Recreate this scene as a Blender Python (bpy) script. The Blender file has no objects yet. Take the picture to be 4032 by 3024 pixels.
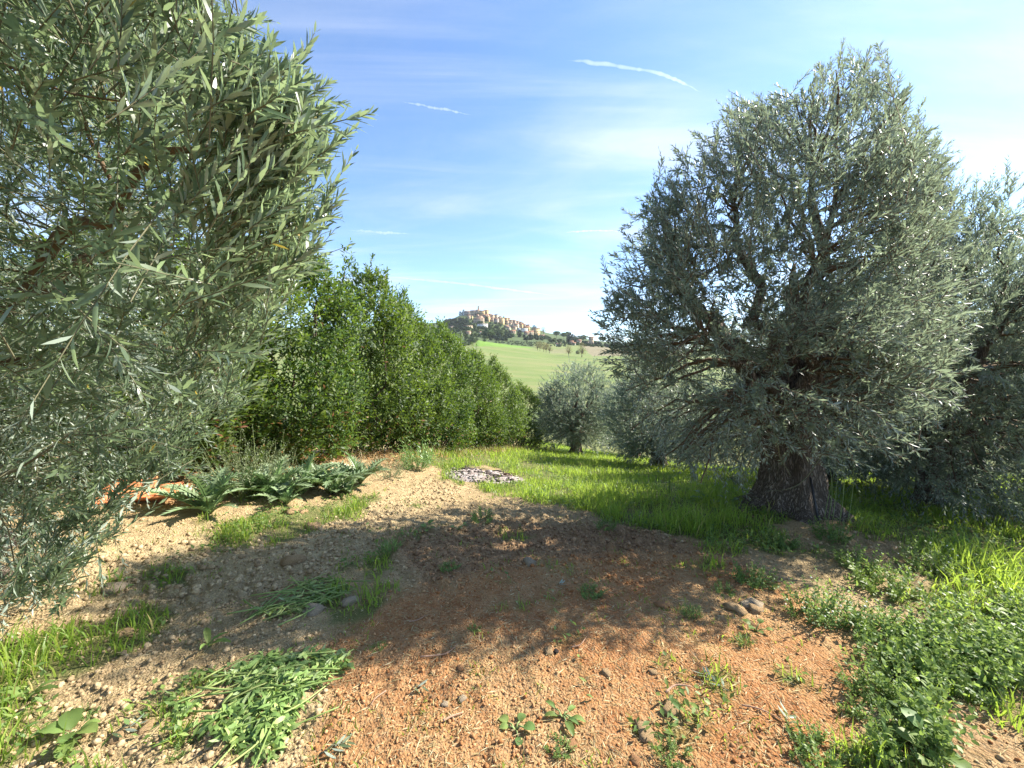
import bpy, math
import numpy as np
from mathutils import Matrix, Vector

SC = bpy.context.scene
COL = SC.collection
R = math.radians

# ------------------------------------------------------------------ camera
EYE = 1.6
PITCH = R(2.72)
FPX = 1514.0                       # focal length in pixels of the 4032 wide photograph
cam_data = bpy.data.cameras.new('camera')
cam = bpy.data.objects.new('camera', cam_data)
COL.objects.link(cam)
cam.location = (0, 0, EYE)
cam.rotation_euler = (math.pi / 2 - PITCH, 0, 0)
cam_data.sensor_width = 36.0
cam_data.lens = 36.0 * FPX / 4032.0
cam_data.clip_start = 0.05
cam_data.clip_end = 30000
SC.camera = cam

# ------------------------------------------------------------------ sky and sun
SUN_AZ, SUN_EL = R(72.5), R(38)      # azimuth measured from the view direction (+Y) towards +X
SKY_STRENGTH = 0.103
world = bpy.data.worlds.new('World')
SC.world = world
world.use_nodes = True
wn, wl = world.node_tree.nodes, world.node_tree.links
wn.clear()
w_out = wn.new('ShaderNodeOutputWorld')
w_bg = wn.new('ShaderNodeBackground')
w_sky = wn.new('ShaderNodeTexSky')
w_sky.sky_type = 'NISHITA'
w_sky.sun_disc = False
w_sky.sun_elevation = SUN_EL
w_sky.sun_rotation = SUN_AZ
w_sky.altitude = 150
w_sky.air_density = 1.0
w_sky.dust_density = 0.15
w_sky.ozone_density = 5.0
w_bg.inputs['Strength'].default_value = SKY_STRENGTH
w_co = wn.new('ShaderNodeTexCoord')
w_sep = wn.new('ShaderNodeSeparateXYZ')
wl.new(w_co.outputs['Generated'], w_sep.inputs[0])

def wmath(op, a, b=None, clamp=False):
    n = wn.new('ShaderNodeMath'); n.operation = op; n.use_clamp = clamp
    for i, v in enumerate((a, b)):
        if v is None: continue
        if isinstance(v, (int, float)): n.inputs[i].default_value = v
        else: wl.new(v, n.inputs[i])
    return n.outputs[0]

# thin cirrus: noise laid out on a flat layer high above (direction divided by its height)
w_h = wmath('ADD', wmath('MAXIMUM', w_sep.outputs['Z'], 0.0), 0.10)
w_cx = wmath('DIVIDE', w_sep.outputs['X'], w_h)
w_cy = wmath('DIVIDE', w_sep.outputs['Y'], w_h)
w_comb = wn.new('ShaderNodeCombineXYZ')
wl.new(w_cx, w_comb.inputs[0]); wl.new(w_cy, w_comb.inputs[1])
def cirrus(scale, rot, stretch, lo, hi, detail=9.0, dist=1.2):
    m = wn.new('ShaderNodeMapping')
    m.inputs['Rotation'].default_value = (0, 0, R(rot))
    m.inputs['Scale'].default_value = (stretch, 1, 1)
    wl.new(w_comb.outputs[0], m.inputs['Vector'])
    t = wn.new('ShaderNodeTexNoise')
    t.inputs['Scale'].default_value = scale; t.inputs['Detail'].default_value = detail
    t.inputs['Roughness'].default_value = 0.55; t.inputs['Distortion'].default_value = dist
    wl.new(m.outputs[0], t.inputs['Vector'])
    r = wn.new('ShaderNodeMapRange'); r.interpolation_type = 'SMOOTHSTEP'
    r.inputs['From Min'].default_value = lo; r.inputs['From Max'].default_value = hi
    wl.new(t.outputs['Fac'], r.inputs['Value'])
    return r.outputs[0]
w_c1 = cirrus(0.8, 24, 0.40, 0.40, 0.78, 10.0, 1.8)
w_c2 = cirrus(2.3, -14, 0.22, 0.42, 0.76, 12.0, 1.0)
w_c = wmath('ADD', wmath('MULTIPLY', w_c1, 0.50), wmath('MULTIPLY', w_c2, 0.46), True)
w_c = wmath('ADD', wmath('MULTIPLY', w_c, 0.80), 0.0, True)
# what a cloud sends on: brighter towards the sun (forward scattering in ice)
w_dot = wn.new('ShaderNodeVectorMath'); w_dot.operation = 'DOT_PRODUCT'
w_dot.inputs[1].default_value = (math.sin(SUN_AZ) * math.cos(SUN_EL), math.cos(SUN_AZ) * math.cos(SUN_EL), math.sin(SUN_EL))
w_nrm = wn.new('ShaderNodeVectorMath'); w_nrm.operation = 'NORMALIZE'
wl.new(w_co.outputs['Generated'], w_nrm.inputs[0]); wl.new(w_nrm.outputs[0], w_dot.inputs[0])
w_fwd = wmath('POWER', wmath('MAXIMUM', w_dot.outputs['Value'], 0.0), 5.0)
w_cb = wmath('ADD', wmath('MULTIPLY', w_fwd, 1.2), 4.0)
w_cl = wn.new('ShaderNodeCombineXYZ')
for i, k in enumerate((0.93, 0.98, 1.08)): wl.new(wmath('MULTIPLY', w_cb, k), w_cl.inputs[i])
w_mix = wn.new('ShaderNodeMix'); w_mix.data_type = 'RGBA'
wl.new(w_c, w_mix.inputs['Factor']); wl.new(w_sky.outputs[0], w_mix.inputs['A']); wl.new(w_cl.outputs[0], w_mix.inputs['B'])
wl.new(w_mix.outputs['Result'], w_bg.inputs['Color'])
wl.new(w_bg.outputs[0], w_out.inputs[0])

sun_data = bpy.data.lights.new('sun', 'SUN')
sun_data.energy = 5.0
sun_data.angle = R(0.55)
sun_data.color = (1.0, 0.93, 0.82)
sun = bpy.data.objects.new('sun', sun_data)
COL.objects.link(sun)
SUN_DIR = Vector((math.sin(SUN_AZ) * math.cos(SUN_EL), math.cos(SUN_AZ) * math.cos(SUN_EL), math.sin(SUN_EL)))
sun.rotation_euler = SUN_DIR.to_track_quat('Z', 'Y').to_euler()

SC.view_settings.view_transform = 'Standard'
SC.view_settings.look = 'None'
SC.view_settings.exposure = 1.64
SC.view_settings.gamma = 1.0
SC.view_settings.use_curve_mapping = False
SC.render.engine = 'CYCLES'
SC.cycles.use_denoising = True
SC.cycles.denoising_prefilter = 'NONE'
SC.cycles.max_bounces = 6
SC.cycles.transparent_max_bounces = 8
SC.cycles.transmission_bounces = 5

# ------------------------------------------------------------------ general helpers
rng = np.random.default_rng(7)

def tag(o, label=None, cat=None, group=None, kind=None):
    if label: o['label'] = label
    if cat: o['category'] = cat
    if group: o['group'] = group
    if kind: o['kind'] = kind
    return o

def empty(name, loc=(0, 0, 0), rz=0.0, scale=1.0):
    o = bpy.data.objects.new(name, None)
    o.empty_display_size = 0.2
    COL.objects.link(o)
    o.location = loc; o.rotation_euler = (0, 0, rz); o.scale = (scale,) * 3 if not hasattr(scale, '__len__') else scale
    return o

def children_of(o):
    return CHILD.get(o.name, [])
CHILD = {}
def link(o, parent=None):
    COL.objects.link(o)
    if parent is not None:
        o.parent = parent
        CHILD.setdefault(parent.name, []).append(o)
    return o

def mesh(name, V, F, mat=None, attrs=None, smooth=False):
    """V (n,3); F a list of index arrays, each (m,3) or (m,4)."""
    me = bpy.data.meshes.new(name)
    V = np.ascontiguousarray(V, dtype=np.float32)
    if not isinstance(F, (list, tuple)): F = [F]
    F = [np.asarray(f, dtype=np.int32) for f in F if len(f)]
    loops = np.concatenate([f.ravel() for f in F])
    tot = np.concatenate([np.full(len(f), f.shape[1], dtype=np.int32) for f in F])
    start = np.concatenate([[0], np.cumsum(tot)[:-1]]).astype(np.int32)
    me.vertices.add(len(V)); me.vertices.foreach_set('co', V.ravel())
    me.loops.add(len(loops)); me.loops.foreach_set('vertex_index', loops)
    me.polygons.add(len(tot)); me.polygons.foreach_set('loop_start', start)
    me.update(calc_edges=True)
    if smooth: me.polygons.foreach_set('use_smooth', np.ones(len(tot), dtype=bool))
    for k, a in (attrs or {}).items():
        a = np.asarray(a, dtype=np.float32)
        at = me.attributes.new(k, 'FLOAT', 'POINT')
        at.data.foreach_set('value', a.ravel())
    if mat is not None: me.materials.append(mat)
    return me

def obj(name, me, parent=None, kind=None):
    o = bpy.data.objects.new(name, me)
    link(o, parent)
    if kind: o['kind'] = kind
    return o

def copy_tree(o, parent=None):
    c = o.copy()
    link(c, parent)
    for ch in children_of(o): copy_tree(ch, c)
    return c

class Geo:
    """Collects pieces; build() links them as one mesh."""
    def __init__(s): s.V = []; s.F3 = []; s.F4 = []; s.A = {}; s.n = 0
    def add(s, V, F, **attrs):
        V = np.asarray(V, dtype=np.float32)
        if not isinstance(F, (list, tuple)): F = [F]
        for f in F:
            f = np.asarray(f, dtype=np.int64)
            if len(f) == 0: continue
            (s.F3 if f.shape[1] == 3 else s.F4).append(f + s.n)
        for k, a in attrs.items():
            a = np.broadcast_to(np.asarray(a, dtype=np.float32), (len(V),))
            s.A.setdefault(k, []).append((s.n, a))
        s.V.append(V); s.n += len(V)
    def box(s, c, d, rz=0.0, **attrs):
        x, y, z = [k / 2 for k in d]
        v = np.array([[-x,-y,-z],[x,-y,-z],[x,y,-z],[-x,y,-z],[-x,-y,z],[x,-y,z],[x,y,z],[-x,y,z]])
        ca, sa = math.cos(rz), math.sin(rz)
        v = v @ np.array([[ca, sa, 0], [-sa, ca, 0], [0, 0, 1]]) + np.asarray(c)
        s.add(v, np.array([[0,3,2,1],[4,5,6,7],[0,1,5,4],[1,2,6,5],[2,3,7,6],[3,0,4,7]]), **attrs)
    def tube(s, P, r, sides=5, cap=True, **attrs):
        V, F = tube(P, r, sides, cap); s.add(V, F, **attrs)
    def mesh(s, name, mat=None, smooth=False):
        V = np.concatenate(s.V); F = []
        if s.F3: F.append(np.concatenate(s.F3))
        if s.F4: F.append(np.concatenate(s.F4))
        attrs = {}
        for k, L in s.A.items():
            a = np.zeros(s.n, dtype=np.float32)
            for off, v in L: a[off:off + len(v)] = v
            attrs[k] = a
        return mesh(name, V, F, mat, attrs, smooth)
    def build(s, name, mat=None, parent=None, smooth=False, kind=None):
        return obj(name, s.mesh(name, mat, smooth), parent, kind)

def norm(v):
    v = np.asarray(v, dtype=float)
    return v / np.maximum(np.linalg.norm(v, axis=-1, keepdims=True), 1e-9)

def perp(v):
    v = np.atleast_2d(v)
    a = np.where(np.abs(v[:, 2:3]) < 0.9, np.array([[0., 0, 1]]), np.array([[1., 0, 0]]))
    p = norm(np.cross(v, a)); q = np.cross(v, p)
    return p, q

def tube(P, r, sides=5, cap=True):
    P = np.asarray(P, dtype=float); n = len(P)
    r = np.broadcast_to(np.asarray(r, dtype=float), (n,))
    T = np.zeros_like(P); T[1:-1] = P[2:] - P[:-2]; T[0] = P[1] - P[0]; T[-1] = P[-1] - P[-2]
    T = norm(T)
    p, q = perp(T[:1]); U = [p[0]]
    for i in range(1, n):
        u = U[-1] - T[i] * np.dot(U[-1], T[i]); U.append(u / max(np.linalg.norm(u), 1e-9))
    U = np.array(U); W = np.cross(T, U)
    a = np.arange(sides) * 2 * math.pi / sides
    V = P[:, None] + r[:, None, None] * (np.cos(a)[None, :, None] * U[:, None] + np.sin(a)[None, :, None] * W[:, None])
    V = V.reshape(-1, 3)
    i = np.arange(n - 1)[:, None] * sides; j = np.arange(sides)[None]
    F = np.stack([i + j, i + (j + 1) % sides, i + sides + (j + 1) % sides, i + sides + j], -1).reshape(-1, 4)
    Fs = [F]
    if cap:
        V = np.concatenate([V, P[:1], P[-1:]])
        j = np.arange(sides)
        Fs.append(np.stack([np.full(sides, n * sides), (j + 1) % sides, j], -1))
        Fs.append(np.stack([np.full(sides, n * sides + 1), (n - 1) * sides + j, (n - 1) * sides + (j + 1) % sides], -1))
    return V, Fs

def spline(pts, n):
    """Catmull-Rom through the points."""
    P = np.asarray(pts, dtype=float)
    P = np.concatenate([[2 * P[0] - P[1]], P, [2 * P[-1] - P[-2]]])
    m = len(P) - 3
    t = np.linspace(0, m - 1e-6, n); k = t.astype(int); u = (t - k)[:, None]
    a, b, c, d = P[k], P[k + 1], P[k + 2], P[k + 3]
    return 0.5 * (2 * b + (c - a) * u + (2 * a - 5 * b + 4 * c - d) * u**2 + (3 * b - a - 3 * c + d) * u**3)

# value noise
def _hash(ix, iy, iz, seed):
    h = (ix.astype(np.int64) * 374761393 + iy.astype(np.int64) * 668265263 + iz.astype(np.int64) * 2147483647 + seed * 144665) & 0xFFFFFFFF
    h = ((h ^ (h >> 13)) * 1274126177) & 0xFFFFFFFF
    h = (h ^ (h >> 16)) & 0xFFFF
    return h / 65535.0
def noise2(x, y, seed=0):
    x = np.asarray(x, dtype=float); y = np.asarray(y, dtype=float)
    ix = np.floor(x); iy = np.floor(y); fx = x - ix; fy = y - iy
    fx = fx * fx * (3 - 2 * fx); fy = fy * fy * (3 - 2 * fy)
    z = np.zeros_like(ix)
    h = lambda a, b: _hash(ix + a, iy + b, z, seed)
    return (h(0, 0) * (1 - fx) + h(1, 0) * fx) * (1 - fy) + (h(0, 1) * (1 - fx) + h(1, 1) * fx) * fy
def fbm2(x, y, oct=4, seed=0):
    s = 0; a = 0.5; t = 0
    for i in range(oct):
        s = s + a * noise2(x * 2**i, y * 2**i, seed + i * 17); t += a; a *= 0.5
    return s / t
def noise3(P, seed=0):
    P = np.asarray(P, dtype=float); I = np.floor(P); f = P - I; f = f * f * (3 - 2 * f)
    def h(a, b, c): return _hash(I[:, 0] + a, I[:, 1] + b, I[:, 2] + c, seed)
    x0 = lambda b, c: h(0, b, c) * (1 - f[:, 0]) + h(1, b, c) * f[:, 0]
    y0 = lambda c: x0(0, c) * (1 - f[:, 1]) + x0(1, c) * f[:, 1]
    return y0(0) * (1 - f[:, 2]) + y0(1) * f[:, 2]

# view geometry, used to find where on the ground things in the photograph stand
CF = np.array([0, math.cos(PITCH), -math.sin(PITCH)]); CU = np.array([0, math.sin(PITCH), math.cos(PITCH)])
def proj(P):
    P = np.atleast_2d(P) - np.array([0, 0, EYE])
    d = P @ CF
    ds = np.where(d > 0.05, d, 0.05)
    x = 2016 + FPX * P[:, 0] / ds; y = 1512 - FPX * (P @ CU) / ds
    return np.where(d > 0.05, x, -1e6), np.where(d > 0.05, y, 1e6)
def ray(x, y):
    v = CF + (x - 2016) / FPX * np.array([1., 0, 0]) + (1512 - y) / FPX * CU
    return v / v[1]                     # scaled so that Y = 1
def at_depth(x, y, Y):
    v = ray(x, y) * Y; v[2] += EYE
    return v
def in_poly(x, y, poly):
    x = np.asarray(x); y = np.asarray(y); c = np.zeros(x.shape, dtype=bool)
    n = len(poly)
    for i in range(n):
        x0, y0 = poly[i]; x1, y1 = poly[(i + 1) % n]
        if y0 == y1: continue
        c ^= ((y0 > y) != (y1 > y)) & (x < (x1 - x0) * (y - y0) / (y1 - y0) + x0)
    return c

# ------------------------------------------------------------------ materials
def mat_nodes(name):
    m = bpy.data.materials.new(name); m.use_nodes = True
    nt = m.node_tree; nt.nodes.clear()
    out = nt.nodes.new('ShaderNodeOutputMaterial')
    return m, nt, out
class NT:
    def __init__(s, nt): s.nt = nt
    def n(s, t, **kw):
        x = s.nt.nodes.new(t)
        for k, v in kw.items(): setattr(x, k, v)
        return x
    def l(s, a, b): s.nt.links.new(a, b)
    def set(s, inp, v):
        if hasattr(v, 'node'): s.l(v, inp)
        elif isinstance(v, (tuple, list)) and len(v) == 3 and inp.type == 'RGBA': inp.default_value = (*v, 1)
        else: inp.default_value = v
    def math(s, op, a, b=None, clamp=False):
        x = s.n('ShaderNodeMath', operation=op, use_clamp=clamp); s.set(x.inputs[0], a)
        if b is not None: s.set(x.inputs[1], b)
        return x.outputs[0]
    def mix(s, f, a, b, blend='MIX'):
        x = s.n('ShaderNodeMix', data_type='RGBA', blend_type=blend)
        s.set(x.inputs['Factor'], f); s.set(x.inputs['A'], a); s.set(x.inputs['B'], b)
        return x.outputs['Result']
    def attr(s, name): return s.n('ShaderNodeAttribute', attribute_name=name).outputs['Fac']
    def noise(s, scale, detail=4, rough=0.55, vec=None, dist=0):
        x = s.n('ShaderNodeTexNoise'); x.inputs['Scale'].default_value = scale; x.inputs['Detail'].default_value = detail
        x.inputs['Roughness'].default_value = rough; x.inputs['Distortion'].default_value = dist
        s.l(vec if vec is not None else s.pos(), x.inputs['Vector']); return x.outputs['Fac']
    def pos(s):
        return s.n('ShaderNodeTexCoord').outputs['Object']
    def rng(s, v, a, b, c=0.0, d=1.0, smooth=True):
        x = s.n('ShaderNodeMapRange')
        if smooth: x.interpolation_type = 'SMOOTHSTEP'
        s.set(x.inputs['Value'], v)
        for k, t in zip(('From Min', 'From Max', 'To Min', 'To Max'), (a, b, c, d)): s.set(x.inputs[k], t)
        return x.outputs[0]
    def bump(s, h, strength=0.5, dist=0.02):
        x = s.n('ShaderNodeBump'); x.inputs['Strength'].default_value = strength; x.inputs['Distance'].default_value = dist
        s.l(h, x.inputs['Height']); return x.outputs[0]

def leaf_material(name, top, under, young, trans, t_mix=0.3, rough=0.4, spec=0.5, dead=None, dead_share=0.0):
    """Two-sided leaf: its own colour above and below, light coming through, a tint per leaf."""
    m, nt, out = mat_nodes(name); q = NT(nt)
    tint = q.attr('tint')
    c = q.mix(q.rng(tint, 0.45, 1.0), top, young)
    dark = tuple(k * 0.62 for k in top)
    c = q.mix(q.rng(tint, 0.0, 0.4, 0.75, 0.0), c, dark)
    geo = q.n('ShaderNodeNewGeometry')
    c = q.mix(geo.outputs['Backfacing'], c, under)
    if dead is not None:
        c = q.mix(q.math('LESS_THAN', tint, dead_share), c, dead)
    oi = q.n('ShaderNodeObjectInfo'); hs = q.n('ShaderNodeHueSaturation'); q.l(q.rng(oi.outputs['Random'], 0, 1, .487, .513, False), hs.inputs['Hue']); q.l(q.rng(oi.outputs['Random'], 0, 1, .88, 1.14, False), hs.inputs['Value']); q.l(c, hs.inputs['Color']); c = hs.outputs[0]
    b = q.n('ShaderNodeBsdfPrincipled')
    q.set(b.inputs['Base Color'], c); b.inputs['Roughness'].default_value = rough
    b.inputs['Specular IOR Level'].default_value = spec
    t = q.n('ShaderNodeBsdfTranslucent'); q.set(t.inputs['Color'], q.mix(q.rng(tint, 0.3, 1.0), trans, tuple(min(1, k * 1.35) for k in trans)))
    mx = q.n('ShaderNodeMixShader'); mx.inputs[0].default_value = t_mix
    q.l(b.outputs[0], mx.inputs[1]); q.l(t.outputs[0], mx.inputs[2]); q.l(mx.outputs[0], out.inputs[0])
    return m

def plain(name, col, rough=0.8, spec=0.3, var=0.25, scale=8.0, bump=0.0, bscale=None, col2=None, metal=0.0):
    m, nt, out = mat_nodes(name); q = NT(nt)
    f = q.noise(scale, 6, 0.6)
    c2 = col2 if col2 is not None else tuple(k * (1 - var) for k in col)
    c = q.mix(q.rng(f, 0.3, 0.7), col, c2)
    b = q.n('ShaderNodeBsdfPrincipled'); q.set(b.inputs['Base Color'], c)
    b.inputs['Roughness'].default_value = rough; b.inputs['Specular IOR Level'].default_value = spec
    b.inputs['Metallic'].default_value = metal
    if bump: q.l(q.bump(q.noise(bscale or scale * 3, 6), bump, 0.03), b.inputs['Normal'])
    q.l(b.outputs[0], out.inputs[0]); return m

M = {}
M['olive_leaf'] = leaf_material('olive_leaf', (0.076, 0.115, 0.062), (0.28, 0.335, 0.27), (0.125, 0.175, 0.085), (0.32, 0.44, 0.20), 0.32, 0.36, 0.5, (0.42, 0.33, 0.05), 0.006)
M['olive_leaf_far'] = leaf_material('olive_leaf_far', (0.115, 0.145, 0.105), (0.29, 0.33, 0.285), (0.15, 0.19, 0.135), (0.26, 0.33, 0.20), 0.36, 0.42, 0.4)
M['laurel_leaf'] = leaf_material('laurel_leaf', (0.036, 0.068, 0.014), (0.085, 0.125, 0.04), (0.12, 0.17, 0.026), (0.22, 0.34, 0.03), 0.26, 0.5, 0.28, (0.16, 0.075, 0.03), 0.006)
M['grass'] = leaf_material('grass', (0.11, 0.175, 0.028), (0.11, 0.175, 0.028), (0.24, 0.29, 0.05), (0.42, 0.58, 0.07), 0.42, 0.45, 0.3, (0.36, 0.28, 0.12), 0.05)
M['dry_straw'] = leaf_material('dry_straw', (0.36, 0.27, 0.13), (0.36, 0.27, 0.13), (0.50, 0.42, 0.26), (0.4, 0.3, 0.1), 0.15, 0.7, 0.2)
M['weed_leaf'] = leaf_material('weed_leaf', (0.10, 0.17, 0.05), (0.16, 0.22, 0.10), (0.21, 0.28, 0.08), (0.32, 0.46, 0.09), 0.32, 0.5, 0.25)
M['cut_leaf'] = leaf_material('cut_leaf', (0.18, 0.27, 0.075), (0.27, 0.33, 0.16), (0.37, 0.43, 0.15), (0.30, 0.42, 0.08), 0.25, 0.5, 0.3)
M['artichoke_leaf'] = leaf_material('artichoke_leaf', (0.11, 0.185, 0.065), (0.23, 0.30, 0.17), (0.19, 0.27, 0.10), (0.26, 0.42, 0.15), 0.24, 0.4, 0.4)
M['grey_leaf'] = leaf_material('grey_leaf', (0.13, 0.165, 0.09), (0.2, 0.23, 0.15), (0.22, 0.24, 0.12), (0.22, 0.27, 0.1), 0.2, 0.6, 0.25)
M['far_leaf'] = leaf_material('far_leaf', (0.045, 0.075, 0.022), (0.06, 0.09, 0.03), (0.085, 0.12, 0.03), (0.08, 0.12, 0.02), 0.12, 0.7, 0.1)
M['far_dark_leaf'] = leaf_material('far_dark_leaf', (0.03, 0.05, 0.024), (0.03, 0.05, 0.028), (0.045, 0.07, 0.03), (0.03, 0.05, 0.01), 0.08, 0.7, 0.1)
M['far_olive_leaf'] = leaf_material('far_olive_leaf', (0.085, 0.115, 0.06), (0.13, 0.16, 0.1), (0.13, 0.16, 0.085), (0.12, 0.16, 0.05), 0.12, 0.7, 0.15)
M['autumn_leaf'] = leaf_material('autumn_leaf', (0.20, 0.175, 0.07), (0.22, 0.2, 0.1), (0.30, 0.26, 0.08), (0.30, 0.26, 0.07), 0.2, 0.7, 0.15)
M['white_petal'] = plain('white_petal', (0.8, 0.8, 0.72), 0.6, 0.2, 0.05)

def bark_material(name, light, dark, scale=5.0):
    m, nt, out = mat_nodes(name); q = NT(nt)
    mp = q.n('ShaderNodeMapping'); mp.inputs['Scale'].default_value = (1, 1, 0.22); q.l(q.pos(), mp.inputs['Vector'])
    v = q.n('ShaderNodeTexVoronoi', feature='DISTANCE_TO_EDGE'); v.inputs['Scale'].default_value = scale * 5
    nz = q.n('ShaderNodeTexNoise'); nz.inputs['Scale'].default_value = scale * 2.2; nz.inputs['Detail'].default_value = 6
    q.l(mp.outputs[0], nz.inputs['Vector'])
    ad = q.n('ShaderNodeVectorMath', operation='ADD'); q.l(mp.outputs[0], ad.inputs[0])
    sc = q.n('ShaderNodeVectorMath', operation='SCALE'); q.l(nz.outputs['Color'], sc.inputs[0]); sc.inputs['Scale'].default_value = 0.35
    q.l(sc.outputs[0], ad.inputs[1]); q.l(ad.outputs[0], v.inputs['Vector'])
    f = q.rng(v.outputs['Distance'], 0.0, 0.25)
    n2 = q.noise(scale * 1.2, 7)
    c = q.mix(q.math('MULTIPLY', f, q.rng(n2, 0.25, 0.75, 0.3, 1.0)), dark, light)
    c = q.mix(q.rng(q.noise(scale * 0.6, 5), 0.55, 0.75, 0, 0.5), c, (0.16, 0.16, 0.10))
    b = q.n('ShaderNodeBsdfPrincipled'); q.set(b.inputs['Base Color'], c); b.inputs['Roughness'].default_value = 0.9
    b.inputs['Specular IOR Level'].default_value = 0.2
    q.l(q.bump(q.math('ADD', f, q.math('MULTIPLY', n2, 0.6)), 0.9, 0.03), b.inputs['Normal'])
    q.l(b.outputs[0], out.inputs[0]); return m
M['olive_bark'] = bark_material('olive_bark', (0.29, 0.235, 0.185), (0.10, 0.075, 0.055))
M['twig_bark'] = plain('twig_bark', (0.15, 0.145, 0.085), 0.8, 0.2, 0.35, 12, 0.3)
M['branch_bark'] = plain('branch_bark', (0.17, 0.115, 0.07), 0.85, 0.2, 0.4, 14, 0.6, 40)
M['shrub_bark'] = plain('shrub_bark', (0.10, 0.07, 0.05), 0.9, 0.2, 0.4, 14, 0.5)
# ------------------------------------------------------------------ the lie of the land
HA, HB = np.array([-4.5, 5.0]), np.array([1.05, 18.3])      # line of the laurel hedge
HD = (HB - HA) / np.linalg.norm(HB - HA)
TRUNK = np.array([3.36, 4.55])                              # the big olive
FD = np.array([40, 60, 90, 120, 170, 250, 350, 430, 490, 560, 650, 760, 860, 950, 1050, 1300, 2600], dtype=float)
FX = np.array([-4000, 1300, 1640, 1760, 1810, 1885, 1950, 2010, 2080, 2150, 2250, 2350, 2500, 2800, 8000], dtype=float)
#                40    60    90   120   170   250   350   430   490   560   650   760   860   950  1050  1300  2600
FY = np.array([[1712, 1688, 1622, 1560, 1500, 1450, 1405, 1385, 1372, 1362, 1350, 1335, 1322, 1312, 1330, 1380, 1420],
               [1712, 1688, 1622, 1560, 1500, 1450, 1405, 1382, 1368, 1355, 1340, 1322, 1308, 1296, 1310, 1380, 1420],
               [1712, 1688, 1622, 1556, 1492, 1440, 1390, 1370, 1358, 1345, 1325, 1302, 1285, 1275, 1290, 1370, 1420],
               [1712, 1688, 1620, 1552, 1484, 1425, 1378, 1360, 1352, 1340, 1318, 1292, 1276, 1268, 1290, 1360, 1420],
               [1712, 1688, 1620, 1552, 1480, 1418, 1368, 1350, 1348, 1335, 1312, 1280, 1254, 1242, 1268, 1360, 1420],
               [1712, 1688, 1620, 1552, 1480, 1414, 1360, 1340, 1343, 1334, 1312, 1278, 1250, 1235, 1264, 1360, 1420],
               [1712, 1688, 1620, 1552, 1482, 1416, 1366, 1352, 1350, 1340, 1318, 1284, 1258, 1244, 1270, 1360, 1420],
               [1712, 1688, 1620, 1552, 1484, 1420, 1374, 1362, 1356, 1346, 1326, 1300, 1276, 1260, 1284, 1370, 1420],
               [1712, 1688, 1620, 1554, 1488, 1424, 1384, 1372, 1360, 1350, 1334, 1312, 1294, 1283, 1302, 1370, 1420],
               [1712, 1688, 1620, 1556, 1492, 1430, 1394, 1380, 1366, 1354, 1340, 1324, 1315, 1310, 1320, 1380, 1420],
               [1712, 1688, 1620, 1560, 1498, 1440, 1402, 1386, 1372, 1360, 1348, 1338, 1330, 1325, 1332, 1390, 1420],
               [1712, 1688, 1622, 1562, 1502, 1446, 1410, 1392, 1378, 1366, 1358, 1350, 1346, 1342, 1350, 1395, 1420],
               [1712, 1688, 1624, 1566, 1508, 1452, 1416, 1400, 1390, 1380, 1372, 1366, 1362, 1360, 1368, 1400, 1420],
               [1712, 1688, 1630, 1574, 1518, 1464, 1430, 1416, 1406, 1398, 1392, 1388, 1385, 1384, 1390, 1405, 1420],
               [1712, 1690, 1640, 1590, 1530, 1480, 1445, 1430, 1420, 1412, 1406, 1402, 1400, 1400, 1402, 1410, 1420]], dtype=float)

def sstep(x, a, b):
    t = np.clip((x - a) / (b - a), 0, 1); return t * t * (3 - 2 * t)

def gz(X, Y):
    """Ground height (without clods)."""
    X = np.asarray(X, dtype=float); Y = np.asarray(Y, dtype=float)
    t = (Y - 3.2) / 0.8
    sp = 0.8 * np.where(t > 20, t, np.log1p(np.exp(np.minimum(t, 20))))
    z = -(0.15 + 0.007 * np.clip(X, 0, 14)) * sp
    u = (X - HA[0]) * HD[1] - (Y - HA[1]) * HD[0]
    amp = 0.55 * (1 - sstep(Y, 5.0, 19.0)) * sstep(Y, -1.5, 3.0)
    z = z + amp * np.where(u > 0, np.exp(-(u / 1.8) ** 2), 1.0)
    z = z + 0.10 * np.exp(-((X - TRUNK[0]) ** 2 + (Y - TRUNK[1]) ** 2) / 0.9)
    z = z + 0.10 * (fbm2(X * 0.45 + 3, Y * 0.45, 3, 5) - 0.5) * sstep(np.hypot(X, Y), 0.8, 2.0)
    D = np.hypot(X, Y)
    if np.any(D > 38):
        Ys = np.maximum(Y, 1e-3)
        col = np.where(Y > 0.25 * D, 2016 + FPX * X / np.maximum(Ys, 0.25 * D), np.where(X > 0, 7900, -3900))
        col = np.clip(col, FX[0] + 1, FX[-1] - 1)
        j = np.clip(np.searchsorted(FX, col) - 1, 0, len(FX) - 2); fx = (col - FX[j]) / (FX[j + 1] - FX[j])
        dd = np.clip(D, FD[0], FD[-1]); i = np.clip(np.searchsorted(FD, dd) - 1, 0, len(FD) - 2)
        fd = (np.log(dd) - np.log(FD[i])) / (np.log(FD[i + 1]) - np.log(FD[i]))
        yy = (FY[j, i] * (1 - fd) + FY[j, i + 1] * fd) * (1 - fx) + (FY[j + 1, i] * (1 - fd) + FY[j + 1, i + 1] * fd) * fx
        zf = EYE + (1440 - yy) / FPX * np.maximum(Y, 0.35 * D) + 3.0 * (fbm2(X / 60, Y / 60, 3, 9) - 0.5) * sstep(D, 120, 300)
        w = sstep(D, 38, 62)
        z = z * (1 - w) + zf * w
    return z

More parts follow.
